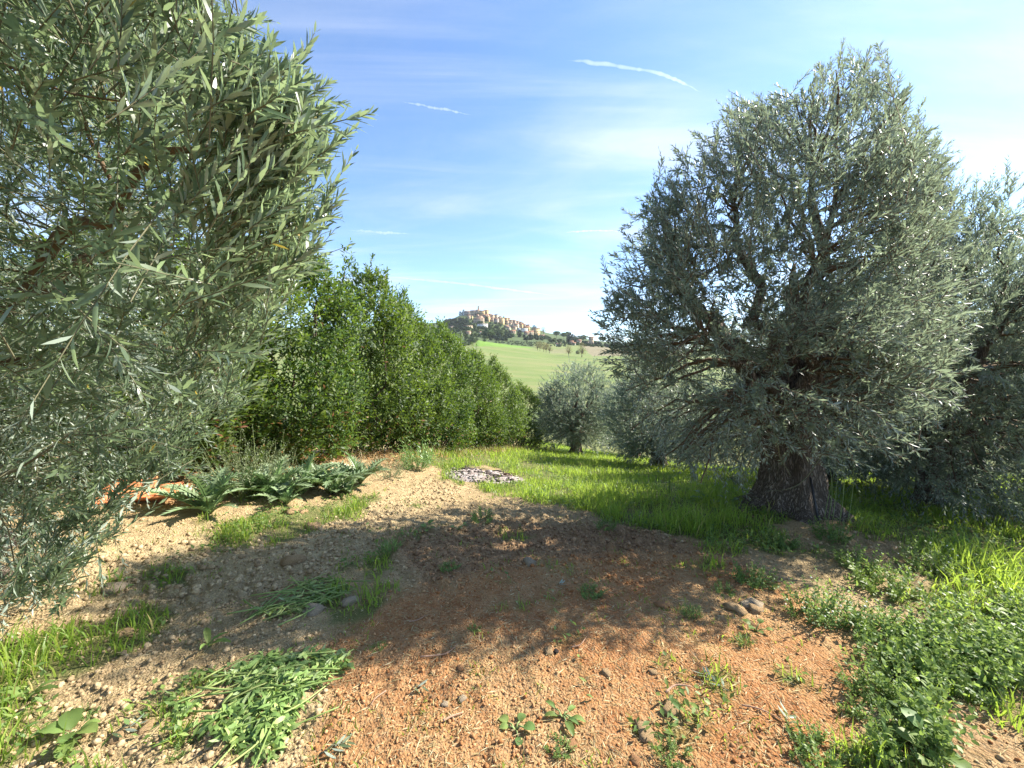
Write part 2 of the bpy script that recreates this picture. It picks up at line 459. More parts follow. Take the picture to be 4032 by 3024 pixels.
def ground_hit(x, y, far=1600.0):
    """Where the sight line through a photograph pixel meets the ground."""
    v = ray(x, y)
    if y > 1760: Ys = np.geomspace(0.5, 60, 700)
    else: Ys = np.geomspace(0.5, far, 4000)
    h = EYE + v[2] * Ys - gz(v[0] * Ys, Ys)
    k = np.argmax(h < 0)
    if h[k] >= 0: k = np.argmin(np.where(Ys > 500, h / Ys, 9e9)) if far > 100 and y < 1760 else len(Ys) - 1
    return np.array([v[0] * Ys[k], Ys[k], float(gz(v[0] * Ys[k], Ys[k]))])
def on_ground(X, Y, dz=0.0): return (float(X), float(Y), float(gz(X, Y)) + dz)

# what grows where: regions of the clearing, softened
_MW, _MH, _MS = 280, 130, 16.0          # cells of 16 photograph pixels, from x = -224, y = 1400
def region(polys, blur=3):
    gx, gy = np.meshgrid((np.arange(_MW) + 0.5) * _MS - 224, (np.arange(_MH) + 0.5) * _MS + 1400)
    m = np.zeros((_MH, _MW))
    for poly, val in polys: m = np.where(in_poly(gx, gy, poly), val, m)
    for _ in range(blur):
        p = np.pad(m, 1, mode='edge')
        m = (p[:-2, 1:-1] + p[2:, 1:-1] + p[1:-1, :-2] + p[1:-1, 2:] + 2 * p[1:-1, 1:-1]) / 6
    return m
def sample(m, x, y):
    u = np.clip((x + 224) / _MS - 0.5, 0, _MW - 1.001); v = np.clip((y - 1400) / _MS - 0.5, 0, _MH - 1.001)
    i = u.astype(int); j = v.astype(int); fu = u - i; fv = v - j
    return (m[j, i] * (1 - fu) + m[j, i + 1] * fu) * (1 - fv) + (m[j + 1, i] * (1 - fu) + m[j + 1, i + 1] * fu) * fv
ASH = [(1765, 1890), (1830, 1858), (1960, 1850), (2040, 1868), (2040, 1890), (1960, 1902), (1830, 1902)]
REG_GRASS = region([
    ([(-220, 2130), (700, 2080), (1400, 1960), (1500, 2030), (1000, 2180), (700, 2330), (300, 2420), (-220, 2480)], 0.47),
    ([(1560, 1770), (2150, 1740), (4300, 1600), (4300, 2330), (3900, 2250), (3560, 2150), (3330, 2080), (3050, 2120), (2700, 2085), (2480, 2060),
      (2150, 2000), (1900, 1955), (1850, 1905), (1700, 1830), (1560, 1810)], 1.0),
    ([(2300, 1960), (2750, 1960), (2900, 2060), (2720, 2110), (2400, 2060)], 1.25),
    (ASH, 0.0),
    ([(2850, 2060), (3330, 2060), (3500, 2170), (3250, 2240), (2750, 2140)], 0.45),
    ([(3100, 2230), (3650, 2180), (3700, 2380), (3300, 2420)], 0.35),
    ([(3650, 2180), (4300, 2200), (4300, 2470), (3700, 2400)], 0.95),
    ([(830, 2080), (1130, 2010), (1480, 1950), (1560, 1960), (1400, 2030), (1150, 2080), (900, 2130)], 0.8),
    ([(700, 2230), (940, 2170), (960, 2220), (740, 2300)], 0.5),
    ([(330, 2190), (700, 2140), (720, 2190), (400, 2250)], 0.35),
    ([(-220, 2560), (250, 2480), (620, 2380), (740, 2430), (560, 2560), (250, 2680), (-220, 2760)], 0.85),
    ([(-220, 2760), (160, 2700), (330, 2830), (260, 3024), (-220, 3100)], 0.3),
    ([(3130, 3000), (3300, 2900), (3560, 2930), (3640, 3100), (3130, 3100)], 0.6),
    ([(3420, 2620), (4300, 2480), (4300, 2760), (3700, 2740), (3800, 3100), (3500, 3100)], 0.4)], 5)
REG_RED = region([([(1250, 2560), (1560, 2330), (1900, 2250), (2350, 2180), (2750, 2180), (3150, 2330), (3400, 2560), (3350, 3100), (1150, 3100), (1300, 2780)], 1.0),
                  ([(3500, 2700), (4300, 2700), (4300, 3100), (3500, 3100)], 0.45)], 7)
REG_SHADE = region([([(1500, 2130), (2000, 2060), (2500, 2080), (2900, 2170), (3000, 2330), (2300, 2330), (1700, 2330)], 1.0)], 6)  # tree shade painted into the soil: darker zone along the big olive's shadow
REG_PALE = region([([(350, 2150), (1000, 2090), (1800, 1880), (1900, 1900), (1500, 2100), (1300, 2300), (600, 2400), (100, 2300)], 1.0)], 6)
REG_LITTER = region([([(380, 1990), (480, 1760), (1100, 1740), (1420, 1790), (1200, 1850), (700, 2030)], 1.0)], 4)

def ground_masks(X, Y, Z):
    x, y = proj(np.stack([X, Y, Z], -1))
    far = np.hypot(X, Y)
    n = fbm2(X * 1.6, Y * 1.6, 4, 21)
    behind = Y < 0.6
    g = sample(REG_GRASS, x, np.clip(y, 1405, 3400)); g = np.where(behind, 0.35, g)
    g = np.where(far > 25, np.maximum(g, 0.9), g)
    n5 = fbm2(X * 6.3, Y * 6.3, 3, 23)
    g = sstep(g + ((n - 0.5) * 1.9 + (n5 - 0.5) * 0.9) * (1 - .55 * np.clip(g, 0, 1)), 0.30, 0.78)
    r = np.where(behind, 0.6, sample(REG_RED, x, y)); r = np.clip(r + (n - 0.5) * 0.8 * (r > 0.02), 0, 1)
    d = np.where(behind, 0, sample(REG_SHADE, x, y))
    p = np.where(behind, 0, sample(REG_PALE, x, y))
    l = np.where(behind | (far > 25), 0, sample(REG_LITTER, x, y))
    return g, r, d, p, l

def clods(X, Y, bare, red=0.0, pale=0.0, dark=0.0):
    """Crumbly tilled soil: lumps at several sizes."""
    def lump(s, seed):
        a = noise2(X * s, Y * s, seed) * 2 - 1
        return (1 - np.abs(a)) ** 2
    wob = 0.3 * (noise2(X * 3, Y * 3, 90) - 0.5)
    h = 0.030 * (fbm2(X * 3.1 + wob, Y * 3.1, 3, 31) - 0.5) + 0.022 * (fbm2(X * 9, Y * 9, 3, 33) - 0.5)
    big = sstep(noise2(X * 14, Y * 14, 35), 0.50, 0.95) * 0.022
    sm = sstep(noise2(X * 34, Y * 34, 37), 0.42, 0.95) * 0.014
    patch = sstep(fbm2(X * 0.9, Y * 0.9, 3, 39), 0.38, 0.62)
    return (h + (big + sm) * (0.35 + 0.9 * patch) * (1 - 0.7 * red) * (1 + 1.3 * pale + 0.9 * dark)) * (0.3 + 0.7 * bare)

az = np.concatenate([np.arange(-180, -64, 6.0), np.arange(-63, 63.01, 0.27), np.arange(68, 179, 6.0)])
az_r = np.radians(az)
rr = np.concatenate([np.geomspace(0.55, 11, 400), np.geomspace(11, 80, 70)[1:], np.geomspace(80, 1100, 130)[1:], np.geomspace(1100, 2600, 16)[1:]])
RR, AZ = np.meshgrid(rr, az_r, indexing='ij')
jit = (np.abs(AZ) < R(62)) & (RR < 11)
GX = RR * np.sin(AZ); GY = RR * np.cos(AZ)
GZ = gz(GX.ravel(), GY.ravel())
gm, rm, dm, pm, lm = ground_masks(GX.ravel(), GY.ravel(), GZ)
near_fade = 1 - sstep(np.hypot(GX, GY).ravel(), 9, 22)
GZ2 = GZ + clods(GX.ravel(), GY.ravel(), 1 - gm, rm, pm, dm) * near_fade
def gsurf(X, Y):
    X = np.atleast_1d(np.asarray(X, dtype=float)); Y = np.atleast_1d(np.asarray(Y, dtype=float))
    z = gz(X, Y); g, rd, dk, pl, _ = ground_masks(X, Y, z)
    return z + clods(X, Y, 1 - g, rd, pl, dk) * (1 - sstep(np.hypot(X, Y), 9, 22))
nr, na = RR.shape
V = np.stack([GX.ravel(), GY.ravel(), GZ2], -1)
i = np.arange(nr - 1)[:, None] * na; j = np.arange(na)[None]; j2 = (j + 1) % na
F = np.stack([i + j, i + na + j, i + na + j2, i + j2], -1).reshape(-1, 4)
c = len(V)
V = np.concatenate([V, [[0, 0, float(gz(0., 0.))]]])
jj = np.arange(na)
F3 = np.stack([np.full(na, c), jj, (jj + 1) % na], -1)
z1 = lambda a: np.concatenate([a, [0]])
# meadow, ploughed strip and woodland floor of the far slopes
dd = np.hypot(V[:, 0], V[:, 1]); fx_, fy_ = proj(V)
field = sstep(dd, 60, 110) * (1 - sstep(dd, 445, 480))
field = np.maximum(field, sstep(dd, 60, 110) * (fx_ > 2100) * (1 - sstep(dd, 560, 600)))
plough = in_poly(fx_, fy_, [(2280, 1352), (2700, 1340), (2700, 1398), (2330, 1402)]).astype(float) * (dd > 250)
plough = np.maximum(plough, 0.55 * in_poly(fx_, fy_, [(2160, 1378), (2240, 1370), (2240, 1392), (2170, 1392)]) * (dd > 250))
crest = in_poly(fx_, fy_, [(1868, 1362), (1880, 1336), (1960, 1352), (2090, 1366), (2100, 1372), (1980, 1366)]).astype(float) * (dd > 250) * (dd < 470)

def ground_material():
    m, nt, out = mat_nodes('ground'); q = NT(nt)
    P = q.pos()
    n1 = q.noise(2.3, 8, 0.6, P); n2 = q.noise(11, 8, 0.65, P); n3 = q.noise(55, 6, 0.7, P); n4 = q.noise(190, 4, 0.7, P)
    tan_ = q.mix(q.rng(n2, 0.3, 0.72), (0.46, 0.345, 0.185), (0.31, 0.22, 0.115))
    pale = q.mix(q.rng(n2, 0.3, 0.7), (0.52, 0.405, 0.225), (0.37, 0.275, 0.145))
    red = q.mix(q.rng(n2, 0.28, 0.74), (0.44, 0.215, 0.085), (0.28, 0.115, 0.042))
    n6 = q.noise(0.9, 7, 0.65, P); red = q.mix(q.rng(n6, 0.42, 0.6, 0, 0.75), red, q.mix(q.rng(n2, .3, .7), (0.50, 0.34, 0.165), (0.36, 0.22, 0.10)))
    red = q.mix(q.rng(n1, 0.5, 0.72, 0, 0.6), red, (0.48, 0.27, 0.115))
    dark = q.mix(q.rng(n2, 0.3, 0.7), (0.35, 0.20, 0.10), (0.22, 0.12, 0.06))  # soil colour darkened for the painted tree shade
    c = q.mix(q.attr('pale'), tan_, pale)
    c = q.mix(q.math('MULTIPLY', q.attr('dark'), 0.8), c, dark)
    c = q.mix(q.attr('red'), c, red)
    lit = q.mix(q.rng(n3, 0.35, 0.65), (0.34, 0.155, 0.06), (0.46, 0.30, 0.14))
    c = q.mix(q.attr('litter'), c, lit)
    # crumbs of lighter soil; dark specks painted as shade between clods
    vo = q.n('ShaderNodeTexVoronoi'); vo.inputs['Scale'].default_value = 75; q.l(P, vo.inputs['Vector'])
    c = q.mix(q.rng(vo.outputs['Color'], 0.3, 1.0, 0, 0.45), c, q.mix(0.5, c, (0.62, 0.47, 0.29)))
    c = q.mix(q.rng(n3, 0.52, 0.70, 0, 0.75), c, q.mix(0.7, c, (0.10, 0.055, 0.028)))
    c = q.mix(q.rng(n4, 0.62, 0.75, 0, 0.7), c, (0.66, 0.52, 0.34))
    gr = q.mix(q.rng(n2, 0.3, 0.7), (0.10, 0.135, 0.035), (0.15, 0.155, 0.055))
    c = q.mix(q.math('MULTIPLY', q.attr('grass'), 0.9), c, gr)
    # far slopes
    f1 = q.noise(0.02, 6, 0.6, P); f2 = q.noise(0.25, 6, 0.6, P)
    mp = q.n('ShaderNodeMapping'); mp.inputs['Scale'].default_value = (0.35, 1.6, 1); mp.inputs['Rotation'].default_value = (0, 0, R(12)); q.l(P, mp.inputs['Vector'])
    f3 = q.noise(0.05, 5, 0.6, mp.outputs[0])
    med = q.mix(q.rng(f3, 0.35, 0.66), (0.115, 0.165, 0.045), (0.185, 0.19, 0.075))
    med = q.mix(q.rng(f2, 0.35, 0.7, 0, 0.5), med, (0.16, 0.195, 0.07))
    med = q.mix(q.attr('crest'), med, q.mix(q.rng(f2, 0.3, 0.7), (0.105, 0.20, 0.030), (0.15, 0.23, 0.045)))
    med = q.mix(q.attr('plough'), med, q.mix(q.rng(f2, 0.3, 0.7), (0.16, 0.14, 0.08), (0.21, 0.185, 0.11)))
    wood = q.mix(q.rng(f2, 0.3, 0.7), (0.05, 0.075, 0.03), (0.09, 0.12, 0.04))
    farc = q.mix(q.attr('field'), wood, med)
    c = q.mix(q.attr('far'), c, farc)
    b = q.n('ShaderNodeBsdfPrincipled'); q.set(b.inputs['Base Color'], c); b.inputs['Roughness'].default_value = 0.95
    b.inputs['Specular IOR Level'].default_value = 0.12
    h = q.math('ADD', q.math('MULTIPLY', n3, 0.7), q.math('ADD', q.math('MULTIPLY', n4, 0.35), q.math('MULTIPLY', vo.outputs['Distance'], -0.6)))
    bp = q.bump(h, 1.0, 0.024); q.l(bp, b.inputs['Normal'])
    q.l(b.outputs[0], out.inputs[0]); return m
M['ground'] = ground_material()
far_a = sstep(dd, 40, 75)
g_me = mesh('ground', V, [F[:, ::-1], F3[:, ::-1]], M['ground'],
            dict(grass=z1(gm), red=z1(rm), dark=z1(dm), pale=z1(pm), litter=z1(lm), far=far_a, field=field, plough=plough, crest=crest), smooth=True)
ground = obj('ground', g_me, kind='structure')
# ------------------------------------------------------------------ leaves and shoots
def leaves(g, P, D, N, L, W, tint, lod=2, fold=0.25, curl=0.08):
    """Adds one leaf per row: base P, direction D, upper side N."""
    n = len(P)
    if n == 0: return
    D = norm(D); S = norm(np.cross(D, N)); N = np.cross(S, D)
    L = np.broadcast_to(np.asarray(L, float), (n,))[:, None]; W = np.broadcast_to(np.asarray(W, float), (n,))[:, None]
    def pt(t, s, lift): return P + D * L * t + S * W * 0.5 * s + N * (W * 0.5 * abs(s) * fold - L * curl * t * t + lift)
    b = np.arange(n)[:, None]
    if lod == 2:
        Vs = [pt(0, 0, 0), pt(.45, -1, 0), pt(1, 0, 0), pt(.45, 1, 0)]; k = 4
        F = [np.concatenate([b * 4 + np.array([[0, 3, 2]]), b * 4 + np.array([[0, 2, 1]])])]
    elif lod == 4:
        Vs = [pt(0, 0, 0), pt(.3, -.85, 0), pt(.3, .85, 0), pt(.68, -.8, 0), pt(.68, .8, 0), pt(1, 0, 0)]; k = 6
        F = [np.concatenate([b * 6 + np.array([[0, 2, 1]]), b * 6 + np.array([[3, 4, 5]])]), b * 6 + np.array([[1, 2, 4, 3]])]
    else:
        Vs = [pt(0, 0, 0), pt(.3, -.85, 0), pt(.3, 0, 0), pt(.3, .85, 0), pt(.68, -.8, 0), pt(.68, 0, 0), pt(.68, .8, 0), pt(1, 0, 0)]; k = 8
        F = [np.concatenate([b * 8 + np.array([t]) for t in ([0, 2, 1], [0, 3, 2], [4, 5, 7], [5, 6, 7])]),
             np.concatenate([b * 8 + np.array([t]) for t in ([1, 2, 5, 4], [2, 3, 6, 5])])]
    Vv = np.stack(Vs, 1).reshape(-1, 3)
    g.add(Vv, F, tint=np.repeat(np.broadcast_to(np.asarray(tint, float), (n,)), k))

def shoots(r, B, D, L, bend, nodes, leafL, leafW, ang=42, pair=True, start=0.1, jit=0.35, tint0=None, tip_small=0.45):
    """Leafy shoots: returns leaf arrays and the curve of each shoot."""
    n = len(B); D = norm(D)
    p, q = perp(D)
    s = np.linspace(start, 1.0, nodes)[None, :] + r.uniform(-.3, .3, (n, nodes)) / nodes
    s = np.clip(s, 0.02, 1.0)
    pos = B[:, None] + D[:, None] * (L[:, None] * s)[..., None] + bend[:, None] * (L[:, None] * s * s)[..., None]
    T = norm(D[:, None] + 2 * bend[:, None] * s[..., None])
    k = 2 if pair else 1
    ph = (np.arange(nodes) * (math.pi / 2 if pair else 2.4))[None, :, None] + r.uniform(0, 6.28, (n, 1, 1)) + np.arange(k)[None, None, :] * math.pi + r.normal(0, jit, (n, nodes, k))
    rad = np.cos(ph)[..., None] * p[:, None, None] + np.sin(ph)[..., None] * q[:, None, None]
    a = np.radians(ang) * (1 - 0.35 * s[:, :, None]) * r.uniform(.7, 1.35, (n, nodes, k))
    Td = T[:, :, None]
    D2 = Td * np.cos(a)[..., None] + rad * np.sin(a)[..., None]
    N2 = Td * np.sin(a)[..., None] - rad * np.cos(a)[..., None] + r.normal(0, 0.28, D2.shape)
    sz = (1 - (1 - tip_small) * np.clip((s - 0.6) / 0.4, 0, 1) ** 1.5)[:, :, None] * r.uniform(.72, 1.2, (n, nodes, k))
    P2 = np.broadcast_to(pos[:, :, None], D2.shape)
    t = (r.uniform(0, 1, (n, nodes, k)) if tint0 is None else np.clip(tint0[:, None, None] + r.normal(0, .22, (n, nodes, k)), 0, 1))
    t = np.where(r.uniform(0, 1, t.shape) < 0.004, 0.0, np.maximum(t, .03))
    keep = (r.uniform(0, 1, sz.shape) > 0.06).ravel()
    f = lambda A: A.reshape(-1, 3)[keep]
    u = np.linspace(0, 1, 4)[None, :, None]
    curve = B[:, None] + D[:, None] * L[:, None, None] * u + bend[:, None] * L[:, None, None] * u * u
    return dict(P=f(P2), D=f(D2), N=f(N2), L=(sz * leafL).ravel()[keep], W=(sz ** .7 * leafW).ravel()[keep], tint=t.ravel()[keep],
                shoot=np.broadcast_to(np.arange(n)[:, None, None], sz.shape).ravel()[keep]), curve

def twigs(g, curve, r0, r1):
    """Three-sided twig along each 4-point curve."""
    n = len(curve)
    if n == 0: return
    T = norm(curve[:, -1] - curve[:, 0]); p, q = perp(T)
    a = np.arange(3) * 2.0944
    rad = np.linspace(r0, r1, 4)
    ring = np.cos(a)[None, None, :, None] * p[:, None, None] + np.sin(a)[None, None, :, None] * q[:, None, None]
    Vv = (curve[:, :, None] + ring * rad[None, :, None, None]).reshape(-1, 3)
    F = []
    for s in range(3):
        for k in range(3): F.append([s * 3 + k, s * 3 + (k + 1) % 3, s * 3 + 3 + (k + 1) % 3, s * 3 + 3 + k])
    F = (np.arange(n)[:, None, None] * 12 + np.array(F)[None]).reshape(-1, 4)
    g.add(Vv, F)

def trunk_geo(g, r, h, r_mid, r_base, lean=(0, 0), lobes=7, flare=0.55, seg=40, rings=26, base_sink=0.25, top_open=1.25):
    """Gnarled olive trunk: fluted, flaring into roots below and into limbs above."""
    t = np.linspace(0, 1, rings); z = -base_sink + (h + base_sink) * t
    a = np.arange(seg) * 2 * math.pi / seg
    zz = np.clip(z / h, -0.3, 1)
    prof = r_mid + (r_base - r_mid) * np.exp(-np.maximum(z, -.1) / (h * 0.16)) + r_mid * (top_open - 1) * np.clip(zz, 0, 1) ** 3
    ph = r.uniform(0, 6.28, 4)
    A, Zm = np.meshgrid(a, z)
    lob = 0.10 * np.cos(lobes * A + ph[0] + 0.7 * Zm) + 0.07 * np.cos((lobes + 4) * A + ph[1] - 0.9 * Zm) + 0.06 * np.cos(3 * A + ph[2])
    fl = np.exp(-np.maximum(Zm, 0) / (h * 0.25)) * flare * (np.cos(5 * A + ph[3]) * 0.5 + 0.3 * np.cos(3 * A + ph[1]))
    rr_ = prof[:, None] * (1 + lob + fl * 0.55)
    nz = noise3(np.stack([np.cos(A).ravel() * 3, np.sin(A).ravel() * 3, Zm.ravel() * 7], -1), 5).reshape(A.shape) - .5
    rr_ = rr_ * (1 + 0.16 * nz)
    Vv = np.stack([rr_ * np.cos(A) + lean[0] * np.clip(zz, 0, 1)[:, None] ** 1.3 * np.ones_like(A), rr_ * np.sin(A) + lean[1] * np.clip(zz, 0, 1)[:, None] ** 1.3 * np.ones_like(A), Zm], -1).reshape(-1, 3)
    i = np.arange(rings - 1)[:, None] * seg; j = np.arange(seg)[None]
    F = np.stack([i + j, i + (j + 1) % seg, i + seg + (j + 1) % seg, i + seg + j], -1).reshape(-1, 4)
    c = len(Vv); Vv = np.concatenate([Vv, [[lean[0], lean[1], h + 0.05]]])
    j = np.arange(seg); o = (rings - 1) * seg
    g.add(Vv, [F, np.stack([np.full(seg, c), o + j, o + (j + 1) % seg], -1)])

def branch_pts(r, a, b, n=9, sag=0.0, wig=0.06):
    a = np.asarray(a, float); b = np.asarray(b, float); t = np.linspace(0, 1, n)[:, None]
    L = np.linalg.norm(b - a)
    p = a + (b - a) * t + np.array([0, 0, 1.]) * (sag * L * 4 * t * (1 - t))
    w = r.normal(0, wig * L, (n, 3)) * np.sin(np.pi * t)
    return p + w

def connect(g, r, limb_pts, C, r0=0.016, r1=0.006, sides=4):
    """A curved branch from the nearest limb point to every clump centre."""
    for c in C:
        d = np.linalg.norm(limb_pts - c, axis=1) + 0.6 * np.maximum(limb_pts[:, 2] - c[2], 0)
        a = limb_pts[np.argmin(d)]
        L = np.linalg.norm(c - a)
        if L < 0.03: continue
        P = branch_pts(r, a, c, 6, 0.10, 0.035)
        g.tube(P, np.linspace(r0 * min(1.6, 0.6 + L * 0.6), r1, 6), sides, cap=False)

# ------------------------------------------------------------------ the big olive beside the clearing
def profile_points(r, n, prof, shell=0.45, power=0.6):
    """Clump centres inside a crown given as rows (z, axis x, axis y, radius x, radius y)."""
    prof = np.asarray(prof, float); out = []
    zs = prof[:, 0]
    while len(out) < n:
        z = r.uniform(zs[0], zs[-1]); row = [np.interp(z, zs, prof[:, k]) for k in range(1, 5)]
        if r.uniform() > (row[2] * row[3]) / (prof[:, 3] * prof[:, 4]).max() + 0.12: continue
        a = r.uniform(0, 6.283); u = shell + (1 - shell) * r.uniform() ** power
        out.append([row[0] + row[2] * u * math.cos(a), row[1] + row[3] * u * math.sin(a), z, math.cos(a) * u, math.sin(a) * u, u])
    return np.array(out)

def grow(r, C, O, per, spread, Lm, up, drop_below, leafL, leafW, nodes, ang=40, rnd=0.75, accept=None, hang=0.35):
    """Shoots round clump centres C with outward directions O."""
    n = len(C) * per
    idx = np.repeat(np.arange(len(C)), per)
    B = C[idx] + r.normal(0, spread, (n, 3))
    low = np.clip((drop_below - B[:, 2]) / 0.9, 0, 1)
    dirn = norm(O[idx] * 0.75 + np.array([0, 0, 1.]) * (up * (1 - 1.5 * low))[:, None] + r.normal(0, rnd * 0.6, (n, 3)))
    L = r.gamma(9, Lm / 9, n) * (1 + 0.25 * low)
    bend = r.normal(0, 0.10, (n, 3)) + np.array([0, 0, -1.]) * (hang * (0.25 + low) * r.uniform(0.2, 1.2, n))[:, None]
    if accept is not None:
        tip = B + dirn * L[:, None] + bend * L[:, None]
        k = accept(B, tip); B, dirn, L, bend, idx = B[k], dirn[k], L[k], bend[k], idx[k]
    clump_tint = r.uniform(0.15, 0.7, len(C))[idx] + r.normal(0, .08, len(idx))
    lv, cv = shoots(r, B, dirn, L, bend, nodes, leafL, leafW, ang, tint0=clump_tint)
    return lv, cv

def add_leaves(g, lv, lod, sel=None, **kw):
    s = slice(None) if sel is None else sel
    leaves(g, lv['P'][s], lv['D'][s], lv['N'][s], lv['L'][s], lv['W'][s], lv['tint'][s], lod, **kw)

r = np.random.default_rng(101)
bx, by, bz = on_ground(*TRUNK)
big = empty('olive_tree', (bx, by, bz))
tag(big, 'large old olive tree with thick flared trunk at the edge of the bare soil', 'olive tree')
BO = np.array([bx, by, bz])
g = Geo(); trunk_geo(g, r, 1.25, 0.255, 0.50, lean=(-0.03, 0.03), flare=0.6, seg=56, rings=34)
g.build('trunk', M['olive_bark'], big, smooth=True)
BIG = [  # z, axis x, axis y, radius x, radius y   (world)
    (0.35, 2.95, 4.6, 1.35, 1.2), (0.8, 2.85, 4.58, 1.62, 1.42), (1.2, 2.82, 4.52, 1.76, 1.42), (2.2, 2.87, 4.40, 1.80, 1.22), (3.0, 2.99, 4.28, 1.62, 0.95),
    (3.6, 3.22, 4.22, 1.46, 0.78), (4.2, 3.44, 4.18, 1.12, 0.62), (4.7, 3.56, 4.16, 0.76, 0.42), (5.0, 3.66, 4.16, 0.34, 0.2)]
limbs = []
top = np.array([0, 0, 1.15])
for (dx, dy, dz, rad) in [(-1.05, -.25, 1.55, .105), (-.75, .75, 1.9, .10), (.15, -.75, 1.7, .095), (.75, .35, 2.0, .11), (.25, .2, 3.1, .12), (.55, -.5, 2.5, .085), (-.35, -.1, 2.7, .10), (-.9, -.7, .9, .07), (.95, -.25, 1.1, .075), (.1, 1.1, 1.4, .09)]:
    P = branch_pts(r, top + np.array([dx, dy, 0]) * 0.13, np.array([dx, dy, 1.15 + dz * .95]) + np.array([-.45, .15, 0]) * (dz < 2.9), 10, 0.05, 0.035)
    gl = Geo(); gl.tube(P, np.linspace(rad, 0.022, 10), 8); gl.build('limb', M['olive_bark'], big, smooth=True)
    limbs.append(spline(P, 24))
LP = np.concatenate(limbs)
LP = LP[LP[:, 2] > 1.3]
cc = profile_points(r, 440, BIG, 0.30, 0.55)
C = cc[:, :3] - BO; O = np.stack([cc[:, 3], cc[:, 4], (cc[:, 2] - 2.4) / 2.6], -1)
BIG_SIL = [(3330, 150), (3440, 165), (3580, 370), (3720, 540), (3790, 700), (3830, 900), (3880, 1200), (3820, 1560), (3620, 1820), (3440, 1840), (3230, 1880), (3150, 1760), (3040, 1820), (2960, 1950), (2800, 1930), (2640, 1860),
           (2560, 1760), (2470, 1700), (2440, 1500), (2320, 1420), (2345, 1180), (2400, 960), (2460, 830), (2560, 700), (2670, 520), (2700, 540), (2860, 350), (2940, 420), (3080, 330), (3150, 400), (3200, 200), (3250, 250)]
def in_sil(poly, pad=22):
    def f(B, tip):
        x, y = proj(tip + BO_CUR); x2, y2 = proj(B + BO_CUR)
        j = np.random.default_rng(3).normal(0, pad, (2, len(x)))
        return in_poly(x + j[0], y + j[1], poly) & in_poly(x2, y2, poly)
    return f
BO_CUR = BO
kp = in_sil(BIG_SIL, 0)(C, C) & (noise3(C * 1.9 + 5, 19) > .275); C, O = C[kp], O[kp]
lv, cv = grow(r, C, O, 17, 0.15, 0.36, 0.50, 1.5 - bz, 0.074, 0.0165, 12, 40, 0.8, in_sil(BIG_SIL), 0.45)
# long upright leaders above the crown
ct = profile_points(r, 150, BIG, 0.6, 0.8); ct = ct[ct[:, 2] > 2.4]; ct = ct[in_sil(BIG_SIL, 0)(ct[:, :3] - BO, ct[:, :3] - BO)]
lv2, cv2 = grow(r, ct[:, :3] - BO, np.stack([ct[:, 3] * .5, ct[:, 4] * .5, np.ones(len(ct)) * .8], -1), 5, 0.10, 0.55, 0.9, -9, 0.070, 0.0155, 17, 38, 0.45, in_sil(BIG_SIL), 0.05)
gc = Geo(); add_leaves(gc, lv, 2); add_leaves(gc, lv2, 2)
gc.build('crown', M['olive_leaf_far'], big, kind='stuff')
gt = Geo(); twigs(gt, cv, 0.0032, 0.0013); twigs(gt, cv2, 0.004, 0.0014); connect(gt, r, LP, C[::2], 0.02, 0.006)
gt.build('twigs', M['branch_bark'], big, kind='stuff')
# two bare drooping shoots in front of the trunk
for pts in ([(3290, 1700, 3.95), (3190, 1860, 3.9), (3120, 1920, 3.9), (3020, 1935, 3.95)], [(3060, 1700, 3.8), (3070, 1800, 3.8), (3100, 1850, 3.8), (3115, 1880, 3.8)]):
    gq = Geo(); gq.tube(spline([at_depth(*p) - BO for p in pts], 14), np.linspace(.007, .003, 14), 5)
    gq.build('drooping_shoot', M['twig_bark'], big, smooth=True)

# ------------------------------------------------------------------ other olives: one grown tree, copied
def generic_olive(seed, n_cl, per, leafL, leafW, nodes, h=4.0, rad=1.75, trunk_r=0.22, leaf_mat='olive_leaf_far', skirt=0.25):
    r = np.random.default_rng(seed)
    root = empty('olive_tree')
    g = Geo(); trunk_geo(g, r, 1.15, trunk_r, trunk_r * 1.75, lean=(0.05, 0.0), seg=32, rings=20)
    g.build('trunk', M['olive_bark'], root, smooth=True)
    prof = [(skirt * h * .35, 0, 0, rad * .75, rad * .75), (h * .2, 0, 0, rad * .86, rad * .86), (h * .38, 0, 0, rad, rad), (h * .58, 0, 0, rad * .93, rad * .93), (h * .76, .05, 0, rad * .7, rad * .7), (h * .9, .1, 0, rad * .38, rad * .38), (h * .97, .1, 0, rad * .15, rad * .15)]
    lim = []
    for k in range(6):
        a = k * 1.047 + r.uniform(-.3, .3); e = np.array([math.cos(a) * rad * .55, math.sin(a) * rad * .55, h * r.uniform(.55, .8)])
        P = branch_pts(r, (math.cos(a) * .08, math.sin(a) * .08, 1.05), e, 8, 0.04, 0.04)
        gl = Geo(); gl.tube(P, np.linspace(.085, .02, 8), 6); gl.build('limb', M['olive_bark'], root, smooth=True)
        lim.append(spline(P, 16))
    cc = profile_points(r, n_cl, prof, 0.3, 0.55)
    C = cc[:, :3]; O = np.stack([cc[:, 3], cc[:, 4], (cc[:, 2] - h * .45) / (h * .5)], -1)
    lv, cv = grow(r, C, O, per, 0.17, 0.34, 0.5, 1.0, leafL, leafW, nodes, 40, 0.8, None, 0.4)
    gc = Geo(); add_leaves(gc, lv, 2); gc.build('crown', M[leaf_mat], root, kind='stuff')
    gt = Geo(); twigs(gt, cv[::2], 0.0035, 0.0014); connect(gt, r, np.concatenate(lim), C[::2], 0.018, 0.007, 3)
    gt.build('twigs', M['branch_bark'], root, kind='stuff')
    return root

